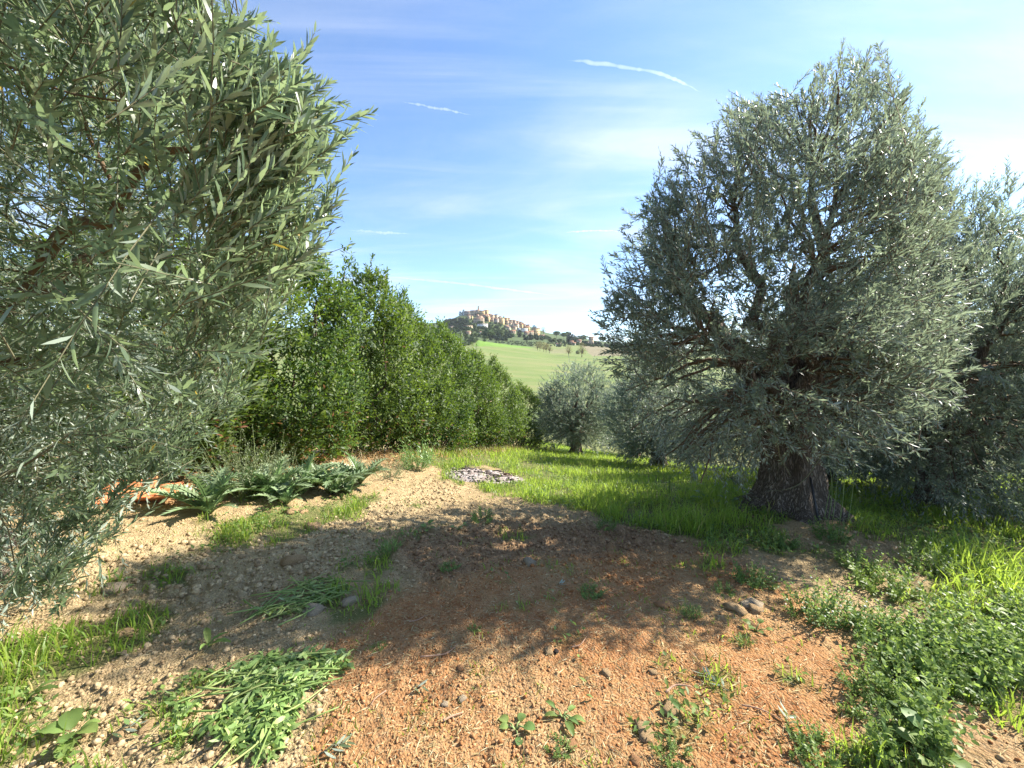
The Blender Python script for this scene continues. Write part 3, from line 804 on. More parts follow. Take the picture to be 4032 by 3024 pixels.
ol_b = generic_olive(11, 330, 15, 0.076, 0.0180, 12, skirt=.3, trunk_r=.15)
ol_c = generic_olive(23, 240, 12, 0.095, 0.030, 9, h=3.9, rad=1.8, trunk_r=0.2, skirt=0.4)
def place_tree(t, first, X, Y, rz, sc, label, group):
    o = t if first else copy_tree(t)
    o.location = on_ground(X, Y, 0.0); o.rotation_euler = (0, 0, rz)
    o.scale = (sc, sc, sc) if not hasattr(sc, '__len__') else sc
    tag(o, label, 'olive tree', group); return o
GRP = 'olive trees of the grove behind the clearing'
place_tree(ol_b, True, 6.2, 5.6, 0.6, (1.12, 0.92, 1.10), 'low spreading olive tree right beside the largest olive, its branches hanging onto the grass', GRP)
place_tree(ol_b, False, 8.9, 7.4, 2.2, (1.2, 1.15, 1.15), 'olive tree behind the low spreading olive, farthest to the side of the grove', GRP)
place_tree(ol_c, True, 2.78, 16.6, 0.3, (1.02, 1.02, 1.0), 'round olive tree with short dark trunk standing alone just past the end of the hedge', GRP)
place_tree(ol_c, False, 4.75, 12.3, 2.6, (0.95, 0.95, 0.92), 'olive tree with leaning trunk half hidden behind the left of the largest olive', GRP)
for k, (X, Y, rz, s, lb) in enumerate([
        (6.3, 19.5, 1.1, 1.0, 'small olive tree with thin trunk between the lone round olive and the leaning one'),
        (9.6, 12.2, 4.0, 1.0, 'olive tree whose trunk shows on the lit grass just beside the largest trunk'),
        (12.8, 13.0, 5.2, 1.05, 'second olive trunk on the lit grass beyond the largest olive'),
        (13.6, 17.5, 3.0, 1.1, 'third olive trunk far back on the lit grass beyond the largest olive'),
        (9.2, 24.0, 0.4, 1.1, 'olive tree deep in the grove behind the leaning olive'),
        (7.0, 8.6, 2.9, 1.12, 'olive tree closing the gap behind the largest olive and the low spreading one'),
        (16.5, 11.0, 2.0, 1.15, 'olive tree deep in the grove at its far side'),
        (4.4, 29.0, 5.8, 1.05, 'olive tree at the far end of the grassy alley'),
        (19.0, 19.0, 3.7, 1.15, 'olive tree at the back corner of the grove')]):
    place_tree(ol_c, False, X, Y, rz, s, lb, GRP)

# ------------------------------------------------------------------ the olive hanging in from the side
r = np.random.default_rng(55)
LB = np.array(on_ground(-4.1, 2.5))
near = empty('olive_tree', LB)
tag(near, 'nearest olive tree, its long leafy shoots hanging over the clearing and filling one side', 'olive tree')
g = Geo(); trunk_geo(g, r, 1.35, 0.26, 0.46, lean=(0.08, 0.0), seg=40, rings=24); g.build('trunk', M['olive_bark'], near, smooth=True)
NEAR_SIL = [(-3500, -2600), (700, -2600), (830, -300), (900, 20), (1010, 110), (1130, 180), (1240, 330), (1395, 430), (1360, 560), (1260, 640), (1260, 770), (1360, 830), (1350, 930), (1240, 1000), (1150, 1130), (1060, 1390), (970, 1520), (920, 1640),
            (820, 1790), (700, 1890), (530, 2010), (430, 2140), (330, 2300), (210, 2440), (60, 2540), (-600, 2700), (-3500, 2700)]
nl = []
T0 = np.array([-4.02, 2.5, 1.5])
def world_limb(pts, r0, r1, n=16, sides=7):
    P = spline(pts, n); gl = Geo(); gl.tube(P - LB, np.linspace(r0, r1, n), sides); gl.build('limb', M['branch_bark'], near, smooth=True); nl.append(P)
A_ = lambda x, y, Y: at_depth(x, y, Y)
world_limb([T0, (-2.6, 2.0, 1.9), A_(250, 910, 1.62), A_(420, 880, 1.5), A_(470, 800, 1.42), A_(545, 680, 1.36), A_(650, 600, 1.3), A_(750, 592, 1.26)], 0.030, 0.009, 26, 8)
world_limb([A_(430, 870, 1.5), A_(500, 905, 1.48), A_(515, 960, 1.47)], 0.013, 0.010, 8)
world_limb([A_(750, 592, 1.26), A_(900, 580, 1.2), A_(1060, 560, 1.15), A_(1180, 500, 1.12)], 0.010, 0.004, 10, 5)
world_limb([A_(465, 770, 1.44), A_(400, 640, 1.38), A_(350, 540, 1.34), A_(335, 470, 1.3)], 0.008, 0.005, 10, 5)
world_limb([A_(-200, 180, 1.25), A_(60, 270, 1.18), A_(250, 360, 1.12), A_(480, 400, 1.08)], 0.006, 0.002, 12, 5)
world_limb([T0, (-2.9, 1.9, 2.4), (-2.2, 1.6, 3.0), (-1.5, 1.4, 3.3)], 0.05, 0.010, 14)
world_limb([T0, (-3.3, 1.9, 2.6), (-3.2, 1.4, 3.5), (-2.7, 1.1, 4.1)], 0.05, 0.012, 14)
world_limb([T0, (-3.0, 2.8, 2.4), (-2.4, 3.1, 3.2), (-2.0, 3.0, 3.8)], 0.06, 0.014, 14)
world_limb([T0, (-4.0, 2.8, 2.5), (-4.4, 3.1, 3.4)], 0.07, 0.025, 10)
world_limb([T0, (-2.9, 2.6, 1.7), (-2.3, 2.7, 1.7), (-1.8, 2.5, 1.5)], 0.055, 0.012, 12)
world_limb([T0, (-3.0, 2.0, 1.6), (-2.6, 1.7, 1.4), (-2.25, 1.6, 1.1)], 0.05, 0.012, 12)
NP = np.concatenate(nl)
C, O = [], []
while len(C) < 940:
    x = r.uniform(-2200, 1340); y = r.uniform(-1800, 2560)
    Ymin = np.interp(y, [-1800, 500, 1100, 1500, 1900, 2500], [.85, .92, 1.0, 1.25, 1.45, 1.5])
    Y = Ymin + (3.3 - Ymin) * r.uniform() ** (0.9 if len(C) < 780 else 0.35)
    p = at_depth(x, y, Y)
    e = (p - np.array([-2.65, 2.2, 2.35])) / np.array([2.35, 1.65, 2.7])
    if e @ e > 1.25 or p[2] < float(gz(p[0], p[1])) + 0.3 or np.linalg.norm(p - np.array([0, 0, EYE])) < 1.0: continue
    if not in_poly(np.array([x + 60]), np.array([y]), NEAR_SIL)[0]: continue
    if x > 700 and y < 1000 and r.uniform() < .5: continue
    C.append(p); O.append(norm(e * np.array([1, 1, .8])))
C, O = np.array(C), np.array(O)
BO_CUR = np.zeros(3)
def acc_near(B, tip):
    k = in_sil(NEAR_SIL, 55)(B, tip)
    dist = np.minimum(np.linalg.norm(tip - [0, 0, EYE], axis=1), np.linalg.norm(B - [0, 0, EYE], axis=1))
    return (k | (proj(tip)[0] < -400)) & (dist > 0.95)
lv, cv = grow(r, C, O, 11, 0.14, 0.34, 0.34, 1.35, 0.061, 0.0110, 13, 38, 0.75, acc_near, 0.45)
# sprays along the outer edge that reach towards the open sky
edge = [(1180, 500, 1.10), (1240, 420, 1.06), (1160, 340, 1.05), (1060, 240, 1.02), (1000, 190, 1.0), (880, 120, .98), (820, 40, .97), (1150, 600, 1.15), (1190, 720, 1.22), (1240, 900, 1.35), (1200, 960, 1.4), (1130, 800, 1.25),
        (1020, 420, 1.08), (940, 320, 1.04), (700, 120, .98), (600, 60, .97), (1080, 640, 1.18), (1000, 820, 1.25), (1050, 1000, 1.45), (1180, 860, 1.3), (1100, 1050, 1.5), (1040, 1180, 1.6), (980, 1330, 1.75), (920, 1450, 1.9), (850, 1580, 2.0), (760, 1700, 2.1), (680, 1800, 2.15), (560, 1900, 2.1), (430, 2010, 2.0), (330, 2130, 1.9), (240, 2260, 1.8), (120, 2380, 1.7), (1200, 560, 1.12), (1130, 440, 1.08), (1260, 860, 1.36), (900, 1380, 1.8), (1000, 1220, 1.65)]
EC = np.array([A_(x - 90, y + 50, Y * .93) for x, y, Y in edge]); EO = np.array([[.75, -.05, .55]] * len(EC))
lvE, cvE = grow(r, EC, EO, 20, 0.09, 0.30, 0.22, -9, 0.062, 0.0110, 14, 34, 0.42, acc_near, 0.12)
merge = {k: np.concatenate([lv[k], lvE[k]]) for k in lv}
# the largest leaves in view are leaves of their own
mid = merge['P'] + merge['D'] * (merge['L'] * .5)[:, None]
mx_, my_ = proj(mid); dist = np.linalg.norm(mid - [0, 0, EYE], axis=1)
vis = (mx_ > 0) & (mx_ < 4032) & (my_ > 0) & (my_ < 3024)
vd = norm(mid - np.array([0, 0, EYE])); S_ = norm(np.cross(norm(merge['D']), merge['N']))
size = merge['L'] * np.linalg.norm(np.cross(merge['D'], vd), axis=1) / dist * vis
own = np.argsort(-size)[:300]
rest = np.ones(len(size), bool); rest[own] = False
gn = Geo()
hi = rest & vis & (dist < 1.75)
add_leaves(gn, merge, 4, hi); add_leaves(gn, merge, 2, rest & ~hi)
for k in gn.V: k -= LB.astype(np.float32)
gn.build('foliage', M['olive_leaf'], near, kind='stuff')
leaf_kinds = []
for k, t in enumerate((0.2, 0.4, 0.55, 0.7, 0.9)):
    gl = Geo(); leaves(gl, np.zeros((1, 3)), np.array([[1., 0, 0]]), np.array([[0, 0, 1.]]), 1.0, 0.19, t, 8, 0.3, 0.06 + 0.03 * k)
    leaf_kinds.append(gl.mesh('leaf', M['olive_leaf'], True))
for q_, i_ in enumerate(own):
    D_ = norm(merge['D'][i_]); S1 = norm(np.cross(D_, merge['N'][i_])); N_ = np.cross(S1, D_)
    mt = Matrix(np.array([[*row] for row in np.stack([D_, -S1, N_], 1)]).tolist()).to_4x4()
    o = obj('leaf', leaf_kinds[q_ % 5], near)
    o.matrix_basis = Matrix.Translation(Vector(merge['P'][i_] - LB)) @ mt @ Matrix.Scale(float(merge['L'][i_]), 4)
CB = C[::2][np.linalg.norm(C[::2] - [0, 0, EYE], axis=1) > 1.6]
gt = Geo(); twigs(gt, np.concatenate([cv, cvE]), 0.0020, 0.0009); connect(gt, r, NP[np.linalg.norm(NP - [0, 0, EYE], axis=1) > 1.5], CB, 0.0042, 0.0018); connect(gt, r, NP, EC[np.linalg.norm(EC - [0, 0, EYE], axis=1) > 1.3], 0.003, 0.0018)
for k in gt.V: k -= LB.astype(np.float32)
gt.build('twigs', M['twig_bark'], near, kind='stuff')

# ------------------------------------------------------------------ the laurel hedge, shrub by shrub
def laurel(seed, h, rad, n_sh, spires):
    r = np.random.default_rng(seed); root = empty('laurel_shrub')
    gs = Geo()
    for k in range(5):
        a = r.uniform(0, 6.28); P = branch_pts(r, (.12 * math.cos(a), .12 * math.sin(a), -.1), (.4 * rad * math.cos(a), .4 * rad * math.sin(a), h * r.uniform(.6, .85)), 8, 0, .03)
        gs.tube(P, np.linspace(.03, .008, 8), 5)
    gs.build('stems', M['shrub_bark'], root)
    z = r.uniform(0.02, 1, n_sh * 3); pr = np.interp(z, [0, .08, .25, .5, .7, .85, .95, 1], [.55, .8, 1, .95, .76, .5, .28, .1])
    k = r.uniform(0, 1, len(z)) < pr * .8 + .25; z, pr = z[k][:n_sh], pr[k][:n_sh]; n = len(z)
    a = r.uniform(0, 6.283, n)
    bul = 0.60 + 0.75 * noise3(np.stack([np.cos(a) * 1.7 + seed, np.sin(a) * 1.7, z * h * 1.1], -1), seed)
    u = (0.45 + 0.55 * r.uniform(0, 1, n) ** 0.45) * bul
    B = np.stack([np.cos(a) * rad * pr * u, np.sin(a) * rad * pr * u, z * h], -1)
    D = np.stack([np.cos(a) * .7, np.sin(a) * .7, 0.55 + 0.5 * z], -1) + r.normal(0, .35, (n, 3))
    L = r.uniform(.18, .36, n)
    for (sx, sy, hh, m) in spires:
        t = r.uniform(0, 1, m); ss = (1 - t) * .30 + .02
        aa = r.uniform(0, 6.283, m)
        B = np.concatenate([B, np.stack([sx + np.cos(aa) * ss, sy + np.sin(aa) * ss, h * .78 + t * (hh - h * .78)], -1)])
        D = np.concatenate([D, np.stack([np.cos(aa) * .35, np.sin(aa) * .35, np.ones(m)], -1) + r.normal(0, .15, (m, 3))])
        L = np.concatenate([L, r.uniform(.15, .28, m)])
    k = noise3(B * 1.35 + seed * 2.3, seed + 11) > .36; B, D, L = B[k], D[k], L[k]
    n = len(B)
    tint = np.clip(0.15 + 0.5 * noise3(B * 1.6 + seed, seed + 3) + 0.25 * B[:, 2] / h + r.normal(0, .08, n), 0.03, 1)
    lv, cv = shoots(r, B, D, L, r.normal(0, .08, (n, 3)), 9, .098, .034, 52, pair=False, tint0=tint, tip_small=.7)
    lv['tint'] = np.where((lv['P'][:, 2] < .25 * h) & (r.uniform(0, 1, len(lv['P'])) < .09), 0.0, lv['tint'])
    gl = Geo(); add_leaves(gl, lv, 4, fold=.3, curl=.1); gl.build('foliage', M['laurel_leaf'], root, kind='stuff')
    gt = Geo(); twigs(gt, cv[::3], .003, .0015); gt.build('twigs', M['shrub_bark'], root, kind='stuff')
    return root
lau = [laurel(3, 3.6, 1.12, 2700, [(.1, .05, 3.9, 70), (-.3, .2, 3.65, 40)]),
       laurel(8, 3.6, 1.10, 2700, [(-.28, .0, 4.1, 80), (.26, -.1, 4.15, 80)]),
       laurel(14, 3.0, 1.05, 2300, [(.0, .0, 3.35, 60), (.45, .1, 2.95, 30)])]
used = set()
hedge = [  # x on the line in the photograph, top, variant, label
    (430, 860, 0, 'laurel shrub at the near end of the hedge, mostly behind the hanging olive shoots'),
    (700, 900, 2, 'laurel shrub next to the near end, showing between olive shoots and the grey bush'),
    (930, 890, 0, 'tall laurel shrub behind the grey-leaved bush, its top rising over the olive shoots'),
    (1170, 900, 0, 'tall broad laurel shrub with bright green top just before the twin-spired one'),
    (1430, 975, 1, 'tallest laurel shrub, with twin spires against the sky'),
    (1590, 1150, 2, 'laurel shrub one step down from the twin-spired one'),
    (1735, 1265, 0, 'laurel shrub halfway down the sloping hedge top, under the edge of the far woods'),
    (1840, 1330, 1, 'laurel shrub whose tip stands just below the hill town'),
    (1945, 1405, 2, 'narrow cone-topped laurel shrub in front of the green meadow'),
    (2045, 1500, 0, 'lowest laurel shrub at the far end of the hedge, in front of the lower meadow')]
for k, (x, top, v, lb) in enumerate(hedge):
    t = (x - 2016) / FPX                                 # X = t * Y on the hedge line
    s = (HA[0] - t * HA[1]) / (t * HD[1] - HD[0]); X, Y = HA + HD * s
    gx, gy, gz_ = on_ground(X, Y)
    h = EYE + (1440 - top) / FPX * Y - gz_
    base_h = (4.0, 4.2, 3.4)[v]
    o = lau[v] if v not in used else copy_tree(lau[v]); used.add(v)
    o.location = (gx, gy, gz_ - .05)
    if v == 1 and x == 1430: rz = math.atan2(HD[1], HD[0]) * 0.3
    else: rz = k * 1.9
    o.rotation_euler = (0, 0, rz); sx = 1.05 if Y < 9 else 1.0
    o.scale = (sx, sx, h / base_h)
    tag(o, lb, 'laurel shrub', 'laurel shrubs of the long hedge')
# ------------------------------------------------------------------ grass, straw and crumbs on the ground (nobody could count them)
r = np.random.default_rng(77)
def scatter(n, rmin, rmax, amax=60, p=0.0):
    a = r.uniform(-R(amax), R(amax), n)
    if p == 0: d = np.exp(r.uniform(math.log(rmin), math.log(rmax), n))
    else: d = (rmin ** p + (rmax ** p - rmin ** p) * r.uniform(0, 1, n)) ** (1 / p)
    return d * np.sin(a), d * np.cos(a), d

def blades(g, X, Y, H, W, lean, tint):
    n = len(X); Z = gsurf(X, Y) - 0.01
    a = r.uniform(0, 6.283, n); la = r.uniform(0, 6.283, n)
    side = np.stack([np.cos(a), np.sin(a), np.zeros(n)], -1) * (W / 2)[:, None]
    out = np.stack([np.cos(la), np.sin(la), np.zeros(n)], -1) * (lean * H)[:, None]
    P = np.stack([X, Y, Z], -1); up = np.array([0, 0, 1.]) * H[:, None]
    V = np.stack([P - side, P + side, P + up * .55 + out * .35 - side * .8, P + up * .55 + out * .35 + side * .8, P + up * (1 - .25 * lean[:, None]) + out], 1).reshape(-1, 3)
    b = np.arange(n)[:, None] * 5
    g.add(V, [b + np.array([[0, 1, 3, 2]]), b + np.array([[2, 3, 4]])], tint=np.repeat(tint, 5))

X, Y, D = scatter(330000, 1.3, 34, 60, 0.55)
gmask = ground_masks(X, Y, gz(X, Y))[0]
clump = fbm2(X * 2.6, Y * 2.6, 3, 61)
k = r.uniform(0, 1, len(X)) < gmask * sstep(clump, .22, .62) * 0.85
X, Y, D, clump = X[k], Y[k], D[k], clump[k]
inpath = ground_masks(X, Y, gz(X, Y))[0]
H = (0.045 + 0.11 * r.uniform(0, 1, len(X)) ** 1.6) * (0.25 + 1.5 * clump) * (1 + 0.02 * D)
px_, py_ = proj(np.stack([X, Y, gz(X, Y)], -1))
tall = in_poly(px_, py_, [(2250, 1940), (2800, 1950), (2960, 2080), (2700, 2120), (2350, 2060)])
tall2 = in_poly(px_, py_, [(3650, 2200), (4100, 2220), (4100, 2430), (3760, 2380)]); H = np.where(tall | tall2, H * 1.6, H) * (.35 + .65 * inpath)
g = Geo(); blades(g, X, Y, H, 0.0045 * (1 + 0.22 * D) * r.uniform(.7, 1.3, len(X)), r.uniform(.1, .9, len(X)), np.where(r.uniform(0, 1, len(X)) < .07, 0.0, np.clip(0.05 + 0.95 * fbm2(X * .9, Y * .9, 4, 71) + r.normal(0, .17, len(X)), 0.06, 1)))
g.build('grass', M['grass'], kind='stuff')

# low broad-leaved ground cover mixed into the grass
X, Y, D = scatter(150000, 1.3, 22, 60, 0.5)
gm_ = ground_masks(X, Y, gz(X, Y))[0]; cl = fbm2(X * 1.9 + 9, Y * 1.9, 3, 83)
k = r.uniform(0, 1, len(X)) < gm_ * sstep(cl, .40, .7); X, Y, D = X[k], Y[k], D[k]
n = len(X); Z = gsurf(X, Y) + r.uniform(.0, .07, n)
a = r.uniform(0, 6.283, n); el = r.uniform(-.2, .9, n)
g = Geo(); leaves(g, np.stack([X, Y, Z], -1), np.stack([np.cos(a) * np.cos(el), np.sin(a) * np.cos(el), np.sin(el)], -1), np.array([0, 0, 1.]) + r.normal(0, .35, (n, 3)), r.uniform(.022, .05, n) * (1 + .03 * D), r.uniform(.012, .024, n) * (1 + .03 * D), r.uniform(.1, 1, n), 2)
g.build('ground_cover', M['weed_leaf'], kind='stuff')

# thin scattered sprouts on the bare soil
X, Y, D = scatter(26000, 1.25, 10, 58, 0.3)
gm_ = ground_masks(X, Y, gz(X, Y))[0]; cl = fbm2(X * 3.1 + 4, Y * 3.1, 3, 87); k = (gm_ < .5) & (r.uniform(0, 1, len(X)) < sstep(cl, .54, .72) * .8)
X, Y, D = X[k], Y[k], D[k]; n = len(X)
g = Geo(); blades(g, X, Y, r.uniform(.015, .06, n), r.uniform(.004, .008, n), r.uniform(.3, 1.2, n), np.clip(r.normal(.45, .25, n), .02, 1)); g.build('sprouts', M['grass'], kind='stuff')

# straw, dead stems and dropped olive leaves
X, Y, D = scatter(42000, 1.2, 12, 58, 0.3)
n = len(X); Z = gsurf(X, Y) + 0.006
a = r.uniform(0, 6.283, n)
g = Geo(); leaves(g, np.stack([X, Y, Z], -1), np.stack([np.cos(a), np.sin(a), r.normal(0, .12, n)], -1), np.array([0, 0, 1.]) + r.normal(0, .3, (n, 3)), r.gamma(2.2, .014, n), r.uniform(.002, .0055, n), r.uniform(0, 1, n), 2)
g.build('straw_litter', M['dry_straw'], kind='stuff')

# dead leaves under the hedge
n = 4200; t = r.uniform(0, 12.5, n); off = r.normal(.35, .45, n)
X = HA[0] + HD[0] * t + HD[1] * off; Y = HA[1] + HD[1] * t - HD[0] * off; Z = gsurf(X, Y) + .012 + r.uniform(0, .03, n); a = r.uniform(0, 6.283, n)
M['dead_leaf'] = leaf_material('dead_leaf', (0.33, 0.15, 0.06), (0.40, 0.24, 0.11), (0.50, 0.30, 0.13), (0.4, 0.18, 0.05), .15, .6, .3)
g = Geo(); leaves(g, np.stack([X, Y, Z], -1), np.stack([np.cos(a), np.sin(a), r.normal(0, .25, n)], -1), np.array([0, 0, 1.]) + r.normal(0, .5, (n, 3)), r.uniform(.05, .09, n), r.uniform(.02, .035, n), r.uniform(0, 1, n), 2)
g.build('dead_leaves', M['dead_leaf'], kind='stuff')

def lump_shape(seed, flat=0.7, sub=1):
    """A small broken lump (icosahedron, once subdivided, knocked about)."""
    rs = np.random.default_rng(seed); f = (1 + 5 ** .5) / 2
    V = norm(np.array([[-1, f, 0], [1, f, 0], [-1, -f, 0], [1, -f, 0], [0, -1, f], [0, 1, f], [0, -1, -f], [0, 1, -f], [f, 0, -1], [f, 0, 1], [-f, 0, -1], [-f, 0, 1]]))
    F = np.array([[0, 11, 5], [0, 5, 1], [0, 1, 7], [0, 7, 10], [0, 10, 11], [1, 5, 9], [5, 11, 4], [11, 10, 2], [10, 7, 6], [7, 1, 8], [3, 9, 4], [3, 4, 2], [3, 2, 6], [3, 6, 8], [3, 8, 9], [4, 9, 5], [2, 4, 11], [6, 2, 10], [8, 6, 7], [9, 8, 1]])
    for _ in range(sub):
        V = list(V); mid = {}
        def m(a, b):
            k = (min(a, b), max(a, b))
            if k not in mid: mid[k] = len(V); V.append(norm((V[a] + V[b]) / 2))
            return mid[k]
        F2 = []
        for a, b, c in F:
            x, y, z = m(a, b), m(b, c), m(c, a); F2 += [[a, x, z], [b, y, x], [c, z, y], [x, y, z]]
        V, F = np.array(V), np.array(F2)
    V = V * (0.6 + 0.8 * noise3(V * 1.7 + seed * 3.1, seed)[:, None]) * (0.8 + 0.4 * rs.uniform(0, 1, (len(V), 1))) * rs.uniform([.8, .6, flat * .7], [1.2, .95, flat])
    return V, F

def soil_lump_material(name, a, b):
    m, nt, out = mat_nodes(name); q = NT(nt)
    t = q.attr('tint'); c = q.mix(t, a, b); c = q.mix(q.rng(q.noise(60, 5), .35, .65, 0, .5), c, tuple(k * .6 for k in a))
    bs = q.n('ShaderNodeBsdfPrincipled'); q.set(bs.inputs['Base Color'], c); bs.inputs['Roughness'].default_value = .95; bs.inputs['Specular IOR Level'].default_value = .1
    q.l(q.bump(q.noise(90, 5), .5, .01), bs.inputs['Normal']); q.l(bs.outputs[0], out.inputs[0]); return m
M['clod_tan'] = soil_lump_material('clod_tan', (0.30, 0.21, 0.115), (0.56, 0.43, 0.25))
M['clod_red'] = soil_lump_material('clod_red', (0.28, 0.115, 0.04), (0.52, 0.32, 0.16))
M['clod_shade'] = soil_lump_material('clod_shade', (0.19, 0.11, 0.06), (0.38, 0.25, 0.14))  # crumbs coloured darker to go with the painted tree shade
lumps = [lump_shape(k, .8, 0) for k in range(8)]
X, Y, D = scatter(95000, 1.25, 11, 58, 0.5)
gm_, rm_, dm_, pm_, _ = ground_masks(X, Y, gz(X, Y)); patch = fbm2(X * .9, Y * .9, 3, 39)
k = r.uniform(0, 1, len(X)) < (1 - .85 * gm_) * (0.25 + 1.1 * sstep(patch, .36, .62) + .9 * pm_ + .6 * dm_); X, Y, D, rm_, dm_, pm_ = X[k], Y[k], D[k], rm_[k], dm_[k], pm_[k]
Z = gsurf(X, Y); S = np.clip(r.gamma(1.3, .0040, len(X)), .0025, .020)
S = S * (1 - .42 * rm_ + .5 * pm_ + .4 * dm_); kind = np.where(rm_ > r.uniform(.2, .8, len(X)), 1, np.where(dm_ > r.uniform(.2, .9, len(X)), 2, 0))
a = r.uniform(0, 6.283, len(X)); lt = r.uniform(0, 1, len(X)); li = r.integers(0, 8, len(X))
for kd, nm in enumerate(('clod_tan', 'clod_red', 'clod_shade')):
    g = Geo()
    for q_ in range(8):
        s = (kind == kd) & (li == q_); V0, F0 = lumps[q_]; m = s.sum()
        if m == 0: continue
        ca, sa = np.cos(a[s])[:, None], np.sin(a[s])[:, None]
        Vx = V0[None, :, 0] * ca - V0[None, :, 1] * sa; Vy = V0[None, :, 0] * sa + V0[None, :, 1] * ca
        Vv = np.stack([Vx * S[s][:, None] + X[s][:, None], Vy * S[s][:, None] + Y[s][:, None], V0[None, :, 2] * S[s][:, None] + (Z[s] + S[s] * .25)[:, None]], -1)
        g.add(Vv.reshape(-1, 3), (np.arange(m)[:, None, None] * len(V0) + F0[None]).reshape(-1, 3), tint=np.repeat(lt[s], len(V0)))
    g.build('soil_crumbs', M[nm], kind='stuff', smooth=False)

# ------------------------------------------------------------------ stones and big clods
M['stone_grey'] = plain('stone_grey', (0.44, 0.35, 0.24), .9, .2, .25, 20, .7, 60)
M['stone_tan'] = plain('stone_tan', (0.50, 0.34, 0.18), .9, .2, .45, 20, .7, 60)
M['stone_red'] = plain('stone_red', (0.46, 0.25, 0.12), .9, .2, .4, 20, .7, 60)
M['stone_black'] = plain('stone_black', (0.045, 0.035, 0.03), .9, .2, .4, 30, .6, 60)
stone_kinds = {}
def stone(x, y, w, m, label, group=None, name='stone', flat=.75, rz=0):
    p = ground_hit(x, y); s = w / FPX * p[1] / 2
    key = (m, (x + y) % 5, round(flat, 1))
    if key not in stone_kinds:
        V0, F0 = lump_shape(200 + (x + y) % 5, flat, 1)
        n_ = noise3(V0 * 3 + x, 9)[:, None] - .5
        V0 = V0 * (1 + .5 * n_)
        stone_kinds[key] = mesh(name, V0, F0, M[m])
    o = obj(name, stone_kinds[key]); o.location = (p[0], p[1], float(gsurf(p[0], p[1])[0]) + s * flat * .12); o.scale = (s, s, s); o.rotation_euler = (0, 0, rz + x)
    tag(o, label, name.replace('_', ' '), group); return o
stone(2088, 2222, 52, 'stone_grey', 'rounded grey stone lying alone in the shaded middle of the bare soil')
stone(2905, 2405, 75, 'stone_tan', 'flat tan stone at the outer end of the small stone heap by the weeds', flat=.5)
stone(2975, 2412, 66, 'stone_tan', 'blocky tan stone in the middle of the small stone heap by the weeds')
stone(2960, 2390, 90, 'stone_grey', 'long grey flat stone at the back of the small stone heap by the weeds', flat=.4)
stone(2610, 2390, 48, 'stone_red', 'reddish stone beside the small tuft at the edge of the red soil')
stone(2190, 2572, 30, 'stone_black', 'small black clod on the sunlit red soil')
stone(1810, 2642, 36, 'stone_red', 'rusty stone just below the bare twigs on the red soil')
stone(1822, 2755, 44, 'stone_grey', 'pale flat stone on the red soil near the dry stick', flat=.5)
stone(1705, 2752, 30, 'stone_red', 'small rust-red stone on the red soil beside the pale flat stone')
stone(1752, 2785, 36, 'stone_grey', 'grey crumbly stone in front of the pale flat stone')
stone(2640, 2800, 78, 'stone_tan', 'large tan clod with a flat top, the bigger of two on the lower red soil', name='soil_clod', flat=.6)
stone(2540, 2895, 84, 'stone_tan', 'long brown clod in front of the large flat-topped one', name='soil_clod', flat=.5)
stone(2500, 3000, 44, 'stone_red', 'rust-red stone at the lower edge of the red soil')
stone(2250, 2950, 44, 'stone_red', 'rust-red stone beneath the little broad-leaved seedling')
stone(1380, 2380, 60, 'stone_grey', 'round grey-brown clod lying just behind the heap of cut stems', name='soil_clod')
stone(1225, 2415, 75, 'stone_grey', 'rough grey-brown clod touching the heap of cut stems', name='soil_clod')
stone(1160, 2225, 75, 'stone_tan', 'rough clod in the crumbled pale soil', name='soil_clod')
stone(1345, 2100, 40, 'stone_tan', 'small tan clod near the grass beside the artichokes', name='soil_clod')
stone(1150, 2022, 62, 'stone_tan', 'larger of two smooth tan clods on the grass strip before the artichokes', name='soil_clod')
stone(1192, 2018, 34, 'stone_tan', 'smaller of two smooth tan clods on the grass strip before the artichokes', name='soil_clod')
stone(1225, 2080, 56, 'stone_tan', 'angular pale clod at the edge of the shade below the grass strip', name='soil_clod')
stone(440, 2330, 70, 'stone_grey', 'dark rough clod at the edge of the shade band below the hanging olive', name='soil_clod')
stone(500, 2500, 70, 'stone_tan', 'tan clod beside the dark grass strip', name='soil_clod', flat=.6)
stone(580, 2880, 60, 'stone_tan', 'tan clod near the broad-leaved dock on the pale soil', name='soil_clod')
stone(470, 2905, 62, 'stone_tan', 'pale clod nearest the broad-leaved dock', name='soil_clod')
stone(2160, 2560, 44, 'stone_tan', 'flat yellow stone just behind the small black clod', flat=.4)
stone(2390, 2660, 40, 'stone_tan', 'pale yellow stone on the sunlit red soil', flat=.6)
stone(2570, 2655, 34, 'stone_tan', 'white-flecked stone before the crumbled red ridge')

